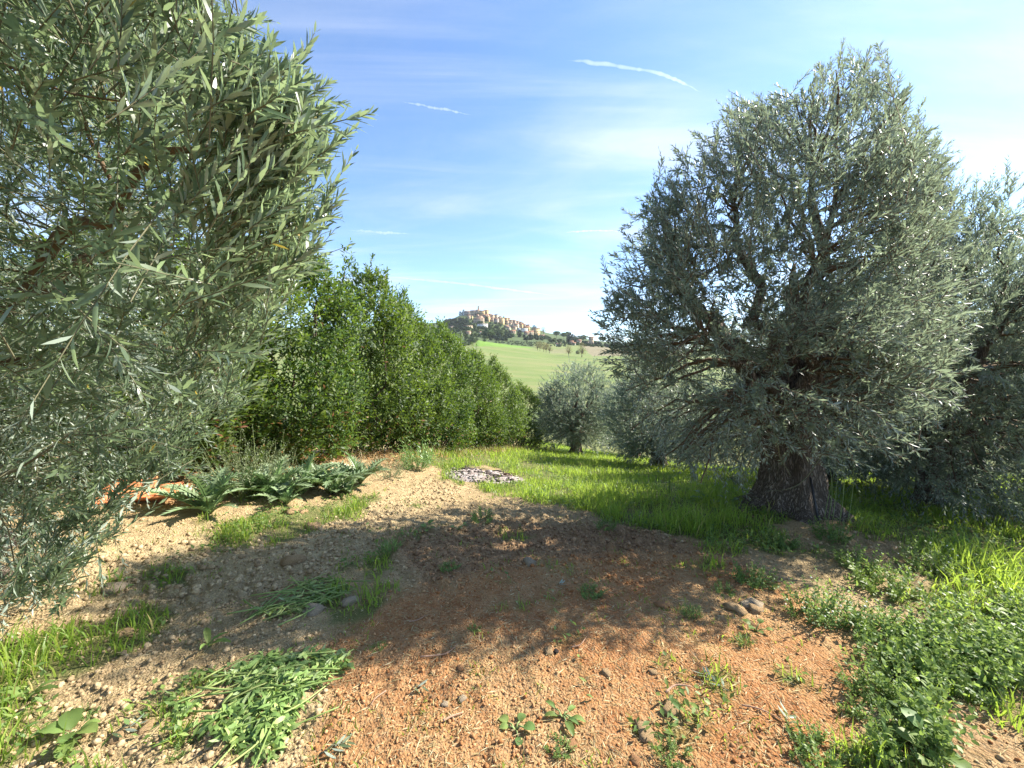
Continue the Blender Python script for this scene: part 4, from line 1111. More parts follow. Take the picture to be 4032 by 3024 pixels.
# ------------------------------------------------------------------ weeds
def weed_leaves(r, n_st, h, sp, leafL, leafW, nodes=9, ang=60, lean=.6, tint=(.2, .8)):
    a = r.uniform(0, 6.283, n_st); u = np.sqrt(r.uniform(0, 1, n_st))
    B = np.stack([np.cos(a) * u * sp, np.sin(a) * u * sp, np.zeros(n_st)], -1)
    D = np.stack([np.cos(a) * u * lean, np.sin(a) * u * lean, np.ones(n_st)], -1) + r.normal(0, .22, (n_st, 3))
    L = h * r.uniform(.5, 1.1, n_st) * (1.1 - .4 * u)
    return shoots(r, B, D, L, r.normal(0, .12, (n_st, 3)), nodes, leafL, leafW, ang, pair=True, start=.12, tint0=r.uniform(*tint, n_st), tip_small=.5)
def weed_root(seed, n_st, h, sp, leafL, leafW, flowers=0, name='weed_clump', mat='weed_leaf', **kw):
    r = np.random.default_rng(seed); root = empty(name)
    lv, cv = weed_leaves(r, n_st, h, sp, leafL, leafW, **kw)
    g = Geo(); add_leaves(g, lv, 4, fold=.2, curl=.15); g.build('foliage', M[mat], root, kind='stuff')
    g = Geo(); twigs(g, cv, .0025, .0012); g.build('stems', M['green_stem'], root, kind='stuff')
    for k in range(flowers):
        c = cv[r.integers(0, len(cv))][-1] + r.normal(0, .012, 3) + [0, 0, .015]
        gf = Geo(); V0, F0 = lump_shape(k, .7, 0); gf.add(V0 * .008 + c, F0); gf.build('flower', M['white_petal'], root)
    return root
M['green_stem'] = plain('green_stem', (0.20, 0.26, 0.09), .6, .3, .3, 10)
W = {'bush': weed_root(1, 46, .30, .16, .042, .019), 'flower': weed_root(2, 52, .36, .17, .040, .018, 12), 'tuft': weed_root(3, 22, .16, .10, .034, .013), 'mat': weed_root(4, 70, .20, .26, .038, .018), 'spiky': weed_root(5, 26, .20, .10, .075, .010, nodes=5, ang=40)}
wfirst = {}
def weed(kind, x, y, wpx, label, group='weeds growing on the clearing'):
    p = ground_hit(x, y); nat = {'bush': .50, 'flower': .56, 'tuft': .32, 'mat': .68, 'spiky': .36}[kind]
    o = W[kind] if kind not in wfirst else copy_tree(W[kind]); wfirst[kind] = 1
    s = wpx / FPX * p[1] / nat
    o.location = (p[0], p[1], float(gsurf(p[0], p[1])[0]) - .01); o.rotation_euler = (0, 0, x * .37); o.scale = (s, s, s)
    tag(o, label, 'weed', group); return o
weed('flower', 3230, 2440, 290, 'large leafy weed clump with small white and yellow flowers beside the stone heap')
weed('bush', 2970, 2300, 170, 'dense dark green weed clump in the shade behind the stone heap')
weed('tuft', 2850, 2335, 100, 'small weed tuft next to the dense dark clump in the shade')
weed('spiky', 2725, 2425, 110, 'spiky grass-like weed tuft on the red soil beside the reddish stone')
weed('spiky', 2930, 2535, 100, 'yellow-green weed tuft on the red soil in front of the stone heap')
weed('mat', 3560, 2560, 420, 'broad sunlit weed clump in the middle of the weed bed')
weed('mat', 3820, 2580, 400, 'broad weed clump at the outer side of the weed bed')
weed('bush', 3480, 2500, 260, 'leafy weed clump at the back edge of the weed bed')
weed('bush', 3760, 2700, 300, 'weed clump at the front edge of the weed bed above the bare tan patch')
weed('bush', 3560, 2700, 280, 'weed clump at the front edge of the weed bed next to the red soil')
weed('mat', 3960, 2470, 320, 'weed clump behind the weed bed at its outer end')
weed('mat', 3500, 2850, 330, 'weed clump running down from the weed bed beside the tan patch')
weed('bush', 3420, 2740, 220, 'narrow weed clump where the weed bed meets the red soil')
weed('mat', 3240, 3010, 330, 'leafy weed clump at the bottom edge with its shadow on the red soil')
weed('bush', 3600, 3000, 260, 'weed clump behind the round-leaved mallow')
weed('tuft', 2650, 2990, 170, 'low ragged weed growing in front of the brown clods')
weed('tuft', 2330, 2345, 120, 'low weed in the shaded soil near the fallen leaf cross')
weed('tuft', 1770, 2245, 90, 'small weed in the shaded soil ahead of the grey stone')
weed('spiky', 1540, 2190, 130, 'tall grassy weed between shade and crumbled pale soil')
weed('tuft', 1900, 2060, 120, 'weed tuft at the edge of the shaded grass')
weed('tuft', 1490, 2560, 70, 'small weed at the tip of the cut greens heap')
weed('tuft', 2390, 2100, 100, 'weed tuft on the rim between lush grass and bare soil')
weed('bush', 3270, 2130, 150, 'weed clump at the foot of the largest olive trunk')
weed('bush', 3080, 2150, 130, 'weed clump on the earth before the largest olive trunk')
weed('bush', 3480, 2330, 240, 'shaded weed clump between the flowering clump and the bright grass')
weed('flower', 3640, 2250, 220, 'weed clump with pale tips in the bright grass behind the weed bed')
weed('bush', 3380, 2240, 180, 'dim weed clump in the tree shade behind the flowering clump')
weed('tuft', 2200, 2960, 130, 'ragged low weed on the lower red soil above the rust-red stone')
weed('tuft', 1870, 2480, 60, 'tiny weed in the middle of the sun-flecked soil')
weed('tuft', 3330, 2810, 70, 'tiny weed by the edge of the red soil')
weed('bush', 320, 2830, 110, 'weed clump behind the broad-leaved dock')
weed('tuft', 700, 2970, 120, 'pale green weed on the bottom edge of the tan soil')

# weed bed filling between the clumps: a mat nobody could count
n = 2300
px_ = r.uniform(3150, 4150, n); py_ = r.uniform(2200, 3020, n)
k = in_poly(px_, py_, [(3330, 2470), (3600, 2400), (4150, 2420), (4150, 2720), (3800, 2740), (3640, 2760), (3760, 3020), (3450, 3020), (3380, 2720)]) | (in_poly(px_, py_, [(3250, 2250), (4150, 2180), (4150, 2420), (3500, 2400)]) & (r.uniform(0, 1, n) < .2))
pts = np.array([ground_hit(x, y) for x, y in zip(px_[k], py_[k])]); pts = pts[fbm2(pts[:, 0] * 3.3, pts[:, 1] * 3.3, 3, 41) > .55][:520]
B = pts + [0, 0, .0]; m = len(B)
D = np.array([0, 0, 1.]) + r.normal(0, .35, (m, 3)); L = r.uniform(.06, .30, m)
lv, cv = shoots(r, B, D, L, r.normal(0, .12, (m, 3)), 7, .040, .018, 60, pair=True, tint0=r.uniform(.2, .9, m))
g = Geo(); add_leaves(g, lv, 4, fold=.2, curl=.15); g.build('weeds', M['weed_leaf'], kind='stuff')

# big round and broad leaves: mallow, dock, seedlings
def rosette(seed, n, L, Wd, rise, mat, name, stem=0.1, round_=False):
    r = np.random.default_rng(seed); root = empty(name)
    for k in range(n):
        a = k * 2.4 + r.normal(0, .3); e = rise + r.normal(0, .25)
        d = np.array([math.cos(a) * math.cos(e), math.sin(a) * math.cos(e), math.sin(e)])
        tip = d * stem * r.uniform(.6, 1.3)
        ln = L * r.uniform(.7, 1.2); e2 = e * .45; d2 = np.array([math.cos(a) * math.cos(e2), math.sin(a) * math.cos(e2), math.sin(e2)])
        s = norm(np.cross(d2, [0, 0, 1])); u = np.cross(s, d2)
        m = 7; t = np.linspace(0, 1, m); wv = Wd * (np.sin(np.pi * (t * .93 + .05)) ** .6 if not round_ else np.sqrt(np.clip(1 - (2 * t - 1) ** 2, 0.02, 1)))
        V = []
        for i in range(m):
            mid = tip + d2 * ln * t[i] + u * ln * (.12 * math.sin(t[i] * 3) - .22 * t[i] ** 2)
            for q_ in (-1, -.5, 0, .5, 1): V.append(mid + s * wv[i] * .5 * q_ * ln / L + u * ln * (.06 * abs(q_) + .025 * math.sin(i * 2.6 + q_ * 3)))
        V = np.array(V); F = [[i * 5 + c, i * 5 + c + 1, i * 5 + c + 6, i * 5 + c + 5] for i in range(m - 1) for c in range(4)]
        gl = Geo(); gl.add(V, np.array(F), tint=r.uniform(.3, .9)); gl.build('leaf', M[mat], root, smooth=True)
        gs = Geo(); gs.tube(np.array([[0, 0, 0], tip * .5 + [0, 0, .01], tip]), [.004, .003, .0025], 5); gs.build('stalk', M['green_stem'], root)
    return root
def put(o, x, y, label, cat, s=1.0, rz=0, group=None, dz=-.005):
    p = ground_hit(x, y); o.location = (p[0], p[1], float(gsurf(p[0], p[1])[0]) + dz); o.scale = (s, s, s); o.rotation_euler = (0, 0, rz); tag(o, label, cat, group); return o
put(rosette(31, 6, .13, .085, .6, 'weed_leaf', 'dock_plant', .06), 285, 2905, 'low dock with broad glossy leaves on the pale soil under the hanging olive', 'dock plant', .72)
put(rosette(32, 7, .085, .085, .9, 'weed_leaf', 'mallow_plant', .16, True), 3660, 3010, 'mallow with big round leaves at the bottom edge of the weed bed', 'mallow plant', .75)
put(rosette(33, 6, .10, .09, .9, 'weed_leaf', 'mallow_plant', .12, True), 4010, 2480, 'mallow with dark round leaves in the bright grass behind the weed bed', 'mallow plant', .8)
put(rosette(34, 4, .13, .04, 1.2, 'weed_leaf', 'seedling', .02), 822, 2560, 'single upright broad-leaved seedling beside the shade on the tan soil', 'seedling', .9)
put(rosette(35, 5, .035, .03, .5, 'weed_leaf', 'seedling', .03, True), 2030, 2880, 'small round-leaved seedling on the lower red soil', 'seedling', 1.3)
put(rosette(36, 6, .05, .022, .4, 'weed_leaf', 'seedling', .03), 2215, 2830, 'narrow-leaved seedling between the pale flat stone and the brown clods', 'seedling', 1.3)
put(rosette(37, 5, .10, .035, 1.0, 'weed_leaf', 'seedling', .04), 105, 2770, 'bright upright seedling next to the grass under the hanging olive', 'seedling', 1.0)
put(rosette(38, 4, .05, .045, .8, 'weed_leaf', 'seedling', .05, True), 1805, 2090, 'little leafy seedling on the shaded crumbled soil', 'seedling', 1.2)
put(rosette(39, 4, .05, .045, .8, 'weed_leaf', 'seedling', .05, True), 1682, 2098, 'little blue-green seedling on the shaded pale soil', 'seedling', 1.2)
put(rosette(40, 5, .05, .045, .8, 'weed_leaf', 'seedling', .05, True), 2975, 2490, 'little round-leaved seedling next to the yellow-green tuft', 'seedling', 1.0)

# ------------------------------------------------------------------ artichokes and grey bushes before the hedge
def artichoke(seed, n, Ln):
    r = np.random.default_rng(seed); root = empty('artichoke_plant')
    for k in range(n):
        a = k * 2.4 + r.normal(0, .25); u = k / n; e = 1.42 - .75 * u + r.normal(0, .1); L = Ln * r.uniform(.55, 1.15)
        d = np.array([math.cos(a) * math.cos(e), math.sin(a) * math.cos(e), math.sin(e)]); out = np.array([math.cos(a), math.sin(a), 0]); s = np.array([-math.sin(a), math.cos(a), 0])
        t = np.linspace(0, 1, 26); P = d * (L * t)[:, None] + np.array([0, 0, -1.]) * (r.uniform(.3, .6) * L * t ** 2.2)[:, None] + out * (.12 * L * t ** 2)[:, None] + s * (r.normal(0, .13) * L * t ** 2)[:, None]
        T = norm(np.gradient(P, axis=0)); N = np.cross(s, T) * -1; N = np.where(N[:, 2:3] < -.2, -N, N)
        gl = Geo(); tn = r.uniform(.2, .9)
        gl.tube(P[::5], np.linspace(.008, .002, len(P[::5])), 4, tint=.95)
        rows = []
        for i in range(4, 26):
            wl = L * .15 * math.sin(math.pi * min(1, t[i] * .9 + .08)) ** .7 * (r.uniform(.85, 1.2) if i % 2 else r.uniform(.22, .4)) + .004
            sh = T[i] * (L * .055 if i % 2 else -L * .02); up_ = N[i] * wl * r.uniform(.1, .4)
            rows += [P[i] - s * wl + sh + up_, P[i] - s * wl * .45 + sh * .4, P[i], P[i] + s * wl * .45 + sh * .4, P[i] + s * wl + sh + up_]
        m_ = len(rows) // 5
        gl.add(np.array(rows), np.array([[a * 5 + c, a * 5 + c + 1, a * 5 + c + 6, a * 5 + c + 5] for a in range(m_ - 1) for c in range(4)]), tint=tn)
        gl.build('leaf', M['artichoke_leaf'], root)
    return root
GA = 'artichoke plants in a row before the hedge'
arts = [artichoke(51, 16, .72), artichoke(52, 20, .76), artichoke(53, 17, .68)]
for k, (x, y, v, s, lb) in enumerate([
        (828, 2030, 0, 1.0, 'artichoke plant nearest the terracotta tiles, standing upright and apart'),
        (1075, 1962, 1, .95, 'largest spreading artichoke plant, next along from the upright one'),
        (1190, 1945, 2, .9, 'artichoke plant in the middle of the row with drooping grey leaves'),
        (1310, 1945, 1, .85, 'low artichoke plant with leaves reaching onto the grass strip'),
        (1420, 1905, 2, 1.0, 'artichoke plant with one tall curled leaf, before the bright bushy plant'),
        (985, 1950, 2, .75, 'small artichoke plant squeezed before the grey-leaved bush'),
        (1130, 1990, 0, .6, 'small artichoke plant in front of the largest spreading one'),
        (1250, 1915, 1, .7, 'artichoke plant behind the low one in the middle of the row'),
        (1370, 1950, 2, .55, 'last small artichoke plant at the edge of the pale soil')]):
    o = arts[v] if k < 3 else copy_tree(arts[v])
    put(o, x, y, lb, 'artichoke plant', s, k * 1.3, GA)
M['yellow_leaf'] = leaf_material('yellow_leaf', (0.13, 0.24, 0.08), (0.2, 0.3, 0.13), (0.24, 0.36, 0.10), (0.28, 0.45, 0.12), .28, .4, .35)
b1 = weed_root(61, 46, .75, .22, .10, .020, name='leafy_bush', mat='yellow_leaf', nodes=9, ang=50, lean=.5)
put(b1, 1645, 1850, 'bright green bushy plant at the end of the artichoke row', 'bush', .95)
b2 = weed_root(62, 90, .95, .26, .04, .012, name='grey_bush', mat='grey_leaf', nodes=15, ang=50, lean=.5)
put(b2, 960, 1945, 'grey-leaved feathery bush growing against the hedge', 'bush', 1.05)
b3 = weed_root(63, 60, .7, .26, .03, .008, name='dry_bush', mat='grey_leaf', nodes=12, ang=50, lean=.7, tint=(.6, 1))
put(b3, 1110, 1930, 'yellowish thin bush between grey bush and hedge', 'bush', .95)
b4 = weed_root(64, 50, .45, .25, .05, .008, name='grey_bush', mat='grey_leaf', nodes=10, ang=45, lean=.9)
put(b4, 1520, 1880, 'low grey tuft between artichokes and bright bushy plant', 'bush', .9)
# dry grass standing at the foot of the hedge
n = 2600; t = r.uniform(2, 15, n); off = r.normal(.75, .30, n)
X = HA[0] + HD[0] * t + HD[1] * off; Y = HA[1] + HD[1] * t - HD[0] * off
g = Geo(); blades(g, X, Y, r.uniform(.08, .32, n), r.uniform(.004, .009, n), r.uniform(.2, 1.0, n), r.uniform(.3, 1, n)); g.build('dry_grass', M['dry_straw'], kind='stuff')

# ------------------------------------------------------------------ terracotta roof tiles left on the ground
M['terracotta'] = plain('terracotta', (0.66, 0.235, 0.10), .8, .25, .25, 9, .3, 40, (0.58, 0.20, 0.085))
M['terracotta_pale'] = plain('terracotta_pale', (0.66, 0.40, 0.23), .85, .2, .3, 9, .3, 40)
def tile_mesh(nm, mat):
    """Flat interlocking roof tile: plate with a raised rim on one side, a round roll on the other, two low ribs."""
    x = np.linspace(-.13, .13, 27); y = np.linspace(-.21, .21, 8)
    h = np.zeros_like(x)
    h = np.where(x > .065, .026 * np.sqrt(np.clip(1 - ((x - .0975) / .0325) ** 2, 0, 1)), h); h = np.where(x < -.115, .022, h); h = np.where(abs(x + .03) < .008, .008, h)
    Xg, Yg = np.meshgrid(x, y); Hg = np.tile(h, (8, 1)) + .012; Hg[0] += .006; Hg[-1] -= .002
    T = np.stack([Xg, Yg, Hg], -1).reshape(-1, 3); B = T - [0, 0, .014]
    nx, ny = 27, 8; F = []
    for i in range(ny - 1):
        for j in range(nx - 1):
            a = i * nx + j; F.append([a, a + 1, a + nx + 1, a + nx]); o = nx * ny; F.append([o + a, o + a + nx, o + a + nx + 1, o + a + 1])
    o = nx * ny; rim = [*range(nx), *[i * nx + nx - 1 for i in range(1, ny)], *[(ny - 1) * nx + j for j in range(nx - 2, -1, -1)], *[i * nx for i in range(ny - 2, 0, -1)]]
    for a, b in zip(rim, rim[1:] + rim[:1]): F.append([a, o + a, o + b, b])
    return mesh(nm, np.concatenate([T, B]), np.array(F), mat)
tm = tile_mesh('roof_tile', M['terracotta']); tp = tile_mesh('roof_tile', M['terracotta_pale'])
def tile(x, y, rz, tilt, me, lb, s=1.1, dz=.02):
    p = ground_hit(x, y); o = obj('roof_tile', me); o.location = (p[0], p[1], float(gsurf(p[0], p[1])[0]) + dz); o.rotation_euler = (tilt[0], tilt[1], rz); o.scale = (s, s, s)
    tag(o, lb, 'roof tile', 'terracotta tiles left under the hanging olive')
tile(590, 1968, R(112), (0, -.22), tm, 'orange terracotta tile lying flat in the open, nearest the artichokes', 1.15, .045)
tile(500, 1962, R(128), (.05, -.55), tm, 'terracotta tile leaning on edge against the open flat one', 1.1, .06)
tile(455, 1965, R(132), (.05, -.6), tm, 'terracotta tile behind the leaning one, farthest under the olive shoots', 1.1, .05)
tile(470, 1905, R(100), (0, -.3), tp, 'pale terracotta tile lying just behind the orange ones', 1.1, .05)
tile(420, 1790, R(100), (0, -.6), tp, 'pale buff tile propped up by the hedge foot, seen between olive shoots', 1.3, .08)

# ------------------------------------------------------------------ burnt patch with ash
AP = ground_hit(1905, 1880)
ash = empty('ash_heap', AP); tag(ash, 'flat heap of white ash and charred sticks on the grass from a burnt brush fire', 'ash heap')
M['ash'] = plain('ash', (0.44, 0.40, 0.38), .95, .1, .0, 7, .8, 30, (0.24, 0.19, 0.165))
M['char'] = plain('char', (0.10, 0.08, 0.07), .9, .2, .4, 20, .6)
M['char_brown'] = plain('char_brown', (0.15, 0.085, 0.05), .9, .2, .5, 20, .6)
r = np.random.default_rng(90)
na_, nr_ = 40, 14; aa = np.arange(na_) * 2 * math.pi / na_
V = []
for i in range(nr_):
    u = (i + .3) / (nr_ - .7)
    rad = u * (1 + .22 * (noise2(np.cos(aa) * 1.6 + 5, np.sin(aa) * 1.6, 3) - .5))
    X = .80 * rad * np.cos(aa); Y = .62 * rad * np.sin(aa)
    Z = gsurf(X + AP[0], Y + AP[1]) - AP[2] + .10 * (1 - u * u) * (.6 + .8 * fbm2(X * 5, Y * 5, 3, 8)) + .035 * (fbm2(X * 16, Y * 16, 2, 12) - .5) - .02 * (u > .97)
    V.append(np.stack([X, Y, Z], -1))
V = np.concatenate(V); i = np.arange(nr_ - 1)[:, None] * na_; j = np.arange(na_)[None]
F = np.stack([i + j, i + na_ + j, i + na_ + (j + 1) % na_, i + (j + 1) % na_], -1).reshape(-1, 4)
V = np.concatenate([V, [[0, 0, .1]]]); F3_ = np.stack([np.full(na_, len(V) - 1), np.arange(na_), (np.arange(na_) + 1) % na_], -1)
obj('ash', mesh('ash', V, [F, F3_], M['ash'], smooth=True), ash)
for k in range(46):
    a = r.uniform(0, 6.28); u = math.sqrt(r.uniform(0, .9)); c = np.array([.72 * u * math.cos(a), .55 * u * math.sin(a) + .06, 0])
    c[2] = float(gsurf(c[0] + AP[0], c[1] + AP[1])[0]) - AP[2] + .10 * (1 - u * u) + .02
    L = r.uniform(.08, .34); b = r.uniform(0, 6.28) if k % 2 else r.normal(.1, .35); d = np.array([math.cos(b), math.sin(b), r.normal(0, .1)]) * L / 2
    gs = Geo(); gs.tube(branch_pts(r, c - d, c + d, 4, .02, .05), [.011, .009, .007, .004] if k % 3 else [.016, .015, .013, .01], 5)
    gs.build('charred_stick', M['char' if (c[0] < .35 or k % 2) else 'char_brown'], ash)
gs = Geo(); gs.tube(branch_pts(r, (-.95, .05, .03), (-.25, .38, .14), 7, .02, .03), np.linspace(.010, .004, 7), 5); gs.build('charred_stick', M['twig_bark'], ash)
lm_ = [lump_shape(300 + k, .7, 0) for k in range(4)]
for nm, mt, n in (('char_bits', 'char', 300), ('ash_bits', 'ash', 420)):
    g = Geo()
    for k in range(n):
        a = r.uniform(0, 6.28); u = math.sqrt(r.uniform(0, 1)); x, y = .80 * u * math.cos(a), .62 * u * math.sin(a)
        if nm == 'char_bits' and (y < .0 and x < .2) and r.uniform() < .75: continue
        if nm == 'ash_bits' and (y > .1 or x > .3) and r.uniform() < .7: continue
        V0, F0 = lm_[k % 4]; s = r.gamma(2, .007) + .004
        g.add(V0 * s + [x, y, float(gsurf(x + AP[0], y + AP[1])[0]) - AP[2] + .10 * (1 - u * u) + .005], F0)
    g.build(nm, M[mt], ash, kind='stuff')

# ------------------------------------------------------------------ heaps of cut greens
def cut_heap(name, poly, n_leaf, n_stem, seed, label, h0, stem_dir, lr=(.025, .065), wr=(.008, .026)):
    r = np.random.default_rng(seed)
    xs, ys = [p[0] for p in poly], [p[1] for p in poly]
    def pts(n):
        o = []
        while len(o) < n:
            x, y = r.uniform(min(xs), max(xs)), r.uniform(min(ys), max(ys))
            if in_poly(np.array([x]), np.array([y]), poly)[0]: o.append(ground_hit(x, y))
        return np.array(o)
    c = ground_hit(sum(xs) / len(xs), sum(ys) / len(ys)); root = empty(name, c); tag(root, label, 'cut greens')
    P = pts(n_leaf); P = P[fbm2(P[:, 0] * 5, P[:, 1] * 5, 3, seed + 2) > .40]; n = len(P); hh = h0 * (.3 + fbm2(P[:, 0] * 4, P[:, 1] * 4, 2, seed)); P[:, 2] = gsurf(P[:, 0], P[:, 1]) + .01 + hh * r.uniform(0, 1, n) ** .7
    a = r.uniform(0, 6.283, n); g = Geo()
    leaves(g, P - c, np.stack([np.cos(a), np.sin(a), r.normal(.05, .3, n)], -1), np.array([0, 0, 1.]) + r.normal(0, .85, (n, 3)), r.uniform(*lr, n), r.uniform(*wr, n), r.uniform(0, 1, n) ** 1.3, 4, fold=.5, curl=.35)
    g.build('leaf_pile', M['cut_leaf'], root, kind='stuff')
    for P in pts(n_stem):
        L = r.uniform(.12, .42); b = stem_dir + r.normal(0, .7); d = np.array([math.cos(b), math.sin(b), 0]) * L / 2
        A, B = P - d, P + d; Q = np.array([A, (A + B) / 2 + r.normal(0, .02, 3), B]); Q[:, 2] = gsurf(Q[:, 0], Q[:, 1]) + h0 * r.uniform(.3, .9) + .015
        gs = Geo(); gs.tube(spline(Q - c, 6), np.linspace(.005, .003, 6), 5, tint=r.uniform(.4, 1)); gs.build('cut_stem', M['cut_leaf'], root)
cut_heap('cut_greens', [(830, 2700), (1010, 2600), (1270, 2570), (1430, 2620), (1290, 2680), (1200, 2760), (1150, 2870), (1080, 3000), (900, 3024), (840, 2900), (690, 2850), (700, 2790)], 2600, 30, 5, 'wide heap of freshly cut broad-leaved greens spread over the pale soil', .028, .35)
cut_heap('cut_greens', [(1000, 2420), (1060, 2370), (1250, 2300), (1380, 2300), (1330, 2370), (1240, 2420), (1050, 2450)], 420, 34, 6, 'small heap of cut green stems lying in the shade', .04, .45, (.04, .08), (.010, .022))

# ------------------------------------------------------------------ fallen olive sprigs, sticks and the stake
def sprig(x, y, rz, n, L, label, tint=.6, lk=.062):
    root = empty('olive_sprig'); rs = np.random.default_rng(int(x + y)); 
    gs = Geo(); gs.tube(np.array([[0, 0, .012], [L * .5, .01, .022], [L, 0, .018]]), [.0028, .002, .0012], 5); gs.build('stem', M['twig_bark'], root)
    for k in range(n):
        s = L * (.2 + .8 * k / max(1, n - 1)); sd = 1 if k % 2 else -1
        d = np.array([.75 - .3 * (k == 0), sd * .65 * rs.uniform(.5, 1.2), rs.normal(.05, .12)])
        gl = Geo(); leaves(gl, np.array([[s, 0, .02]]), d[None], np.array([[rs.normal(0, .3), rs.normal(0, .3), 1 if rs.uniform() < .5 else -1.]]), lk * rs.uniform(.8, 1.15), .013, tint, 8, .25, .06)
        gl.build('leaf', M['olive_leaf'], root)
    put(root, x, y, label, 'olive sprig', 1.0, rz, 'olive sprigs dropped on the soil', .004)
sprig(1255, 3000, .5, 7, .10, 'silvery olive sprig below the heap of cut greens')
sprig(2870, 2740, 2.2, 10, .12, 'fanned olive sprig with many leaves on the bare red soil')
sprig(2195, 2318, .3, 4, .03, 'four pale olive leaves crossed on the shaded soil')
sprig(3105, 2885, 1.0, 4, .06, 'small olive sprig with pale undersides near the bottom weeds')
sprig(1620, 2725, 0.1, 3, .05, 'olive sprig of three leaves beside the rust-red stones')
sprig(420, 2925, .6, 5, .09, 'silvery olive sprig near the dock')
sprig(3990, 2790, 2.6, 5, .10, 'pale olive sprig on the tan patch beyond the weed bed')
M['stick'] = plain('stick', (0.42, 0.26, 0.17), .8, .2, .4, 20, .3)
def stick(pts, rad, label, mat='stick', lift=.012):
    P = np.array([ground_hit(x, y) for x, y in pts]); P[:, 2] = gsurf(P[:, 0], P[:, 1]) + lift
    c = P.mean(0); gs = Geo(); gs.tube(spline(P - c, 12), np.linspace(rad, rad * .45, 12), 6)
    o = gs.build('dry_stick', M[mat], smooth=True); o.location = c; tag(o, label, 'stick', 'dry sticks lying on the soil')
stick([(1655, 2612), (1740, 2592), (1770, 2570), (1800, 2545)], .0045, 'curved reddish twig on the sun-flecked soil beside crumbled clods')
stick([(1745, 2850), (1780, 2835), (1822, 2818)], .006, 'short pale dry stick on the red soil in front of the pale flat stone')
stick([(2250, 2552), (2285, 2545), (2310, 2515)], .004, 'small curved pale twig near the small black clod')
stick([(1610, 2462), (1650, 2455), (1675, 2430)], .004, 'thin reddish twig at the edge of the shade')
stick([(2620, 2775), (2660, 2745), (2720, 2755)], .006, 'reddish stick lying on the large flat-topped clod', lift=.06)
stick([(3390, 2580), (3400, 2620), (3440, 2585)], .004, 'pale bent straw at the edge of the weed bed')
stick([(2920, 2790), (2990, 2810), (3080, 2850)], .004, 'grey-green dry stem on the lower red soil')
stick([(1520, 2735), (1480, 2770), (1460, 2800)], .004, 'thin upright-lying twig beside the cut greens')
# dark stake leaning on the big trunk
a0 = ground_hit(3228, 2075); b0 = at_depth(3190, 1880, 4.25)
gs = Geo(); gs.tube(np.array([a0 - BO - [0, 0, .02], (a0 * .5 + b0 * .5) - BO, b0 - BO]), [.011, .012, .011], 7)
M['stake'] = plain('stake', (0.03, 0.03, 0.032), .5, .4, .3, 20)
o = gs.build('stake', M['stake'], smooth=True); o.location = BO; tag(o, 'thin dark stake leaning against the largest olive trunk', 'stake')
# thin bare-stemmed plant beside the big trunk
rs = np.random.default_rng(4); root = empty('tall_weed')
for k in range(6):
    b = np.array([rs.normal(0, .09), rs.normal(0, .09), 0]); h = rs.uniform(.5, .82); P = np.array([b, b + [rs.normal(.02, .02), 0, h * .5], b + [rs.normal(.05, .05), rs.normal(0, .03), h]])
    gs = Geo(); gs.tube(spline(P, 8), np.linspace(.004, .002, 8), 5); gs.build('stem', M['green_stem'], root)
    cvq = spline(P, 12)[3:]; m = len(cvq); a = rs.uniform(0, 6.28, m)
    gl = Geo(); leaves(gl, cvq, np.stack([np.cos(a), np.sin(a), np.full(m, .35)], -1), np.tile([0, 0, 1.], (m, 1)), rs.uniform(.03, .06, m), .009, rs.uniform(.2, .6, m), 4); gl.build('foliage', M['weed_leaf'], root, kind='stuff')
put(root, 3275, 2070, 'tall thin weed with sparse upright stems beside the largest olive trunk', 'weed', 1.0)
# dark upright dock spike and pale broad leaves in the lush grass
root = empty('seed_spike'); gs = Geo(); gs.tube(np.array([[0, 0, 0], [.01, 0, .2], [.02, 0, .46]]), [.005, .004, .002], 5); gs.build('stem', M['green_stem'], root)
gl = Geo(); P = np.repeat(np.linspace(.18, .46, 16)[:, None], 3, 0) * [[.04, 0, 1]]; n = len(P); a = rs.uniform(0, 6.28, n)
leaves(gl, P, np.stack([np.cos(a) * .4, np.sin(a) * .4, np.ones(n)], -1), np.stack([np.cos(a), np.sin(a), np.zeros(n)], -1), .05, .016, .1, 4); gl.build('seed_head', M['weed_leaf'], root)
put(root, 2632, 1985, 'single dark seed spike standing up in the lush shaded grass', 'weed', .8)
put(rosette(41, 7, .12, .05, .5, 'artichoke_leaf', 'broad_leaved_plant', .10), 2790, 1985, 'broad-leaved plant with silvery shine in the lush grass near the trunk', 'broad-leaved plant', 1.2)
put(rosette(42, 6, .12, .05, .5, 'artichoke_leaf', 'broad_leaved_plant', .10), 2880, 1990, 'broad-leaved plant closest to the root flare of the largest olive', 'broad-leaved plant', 1.1)
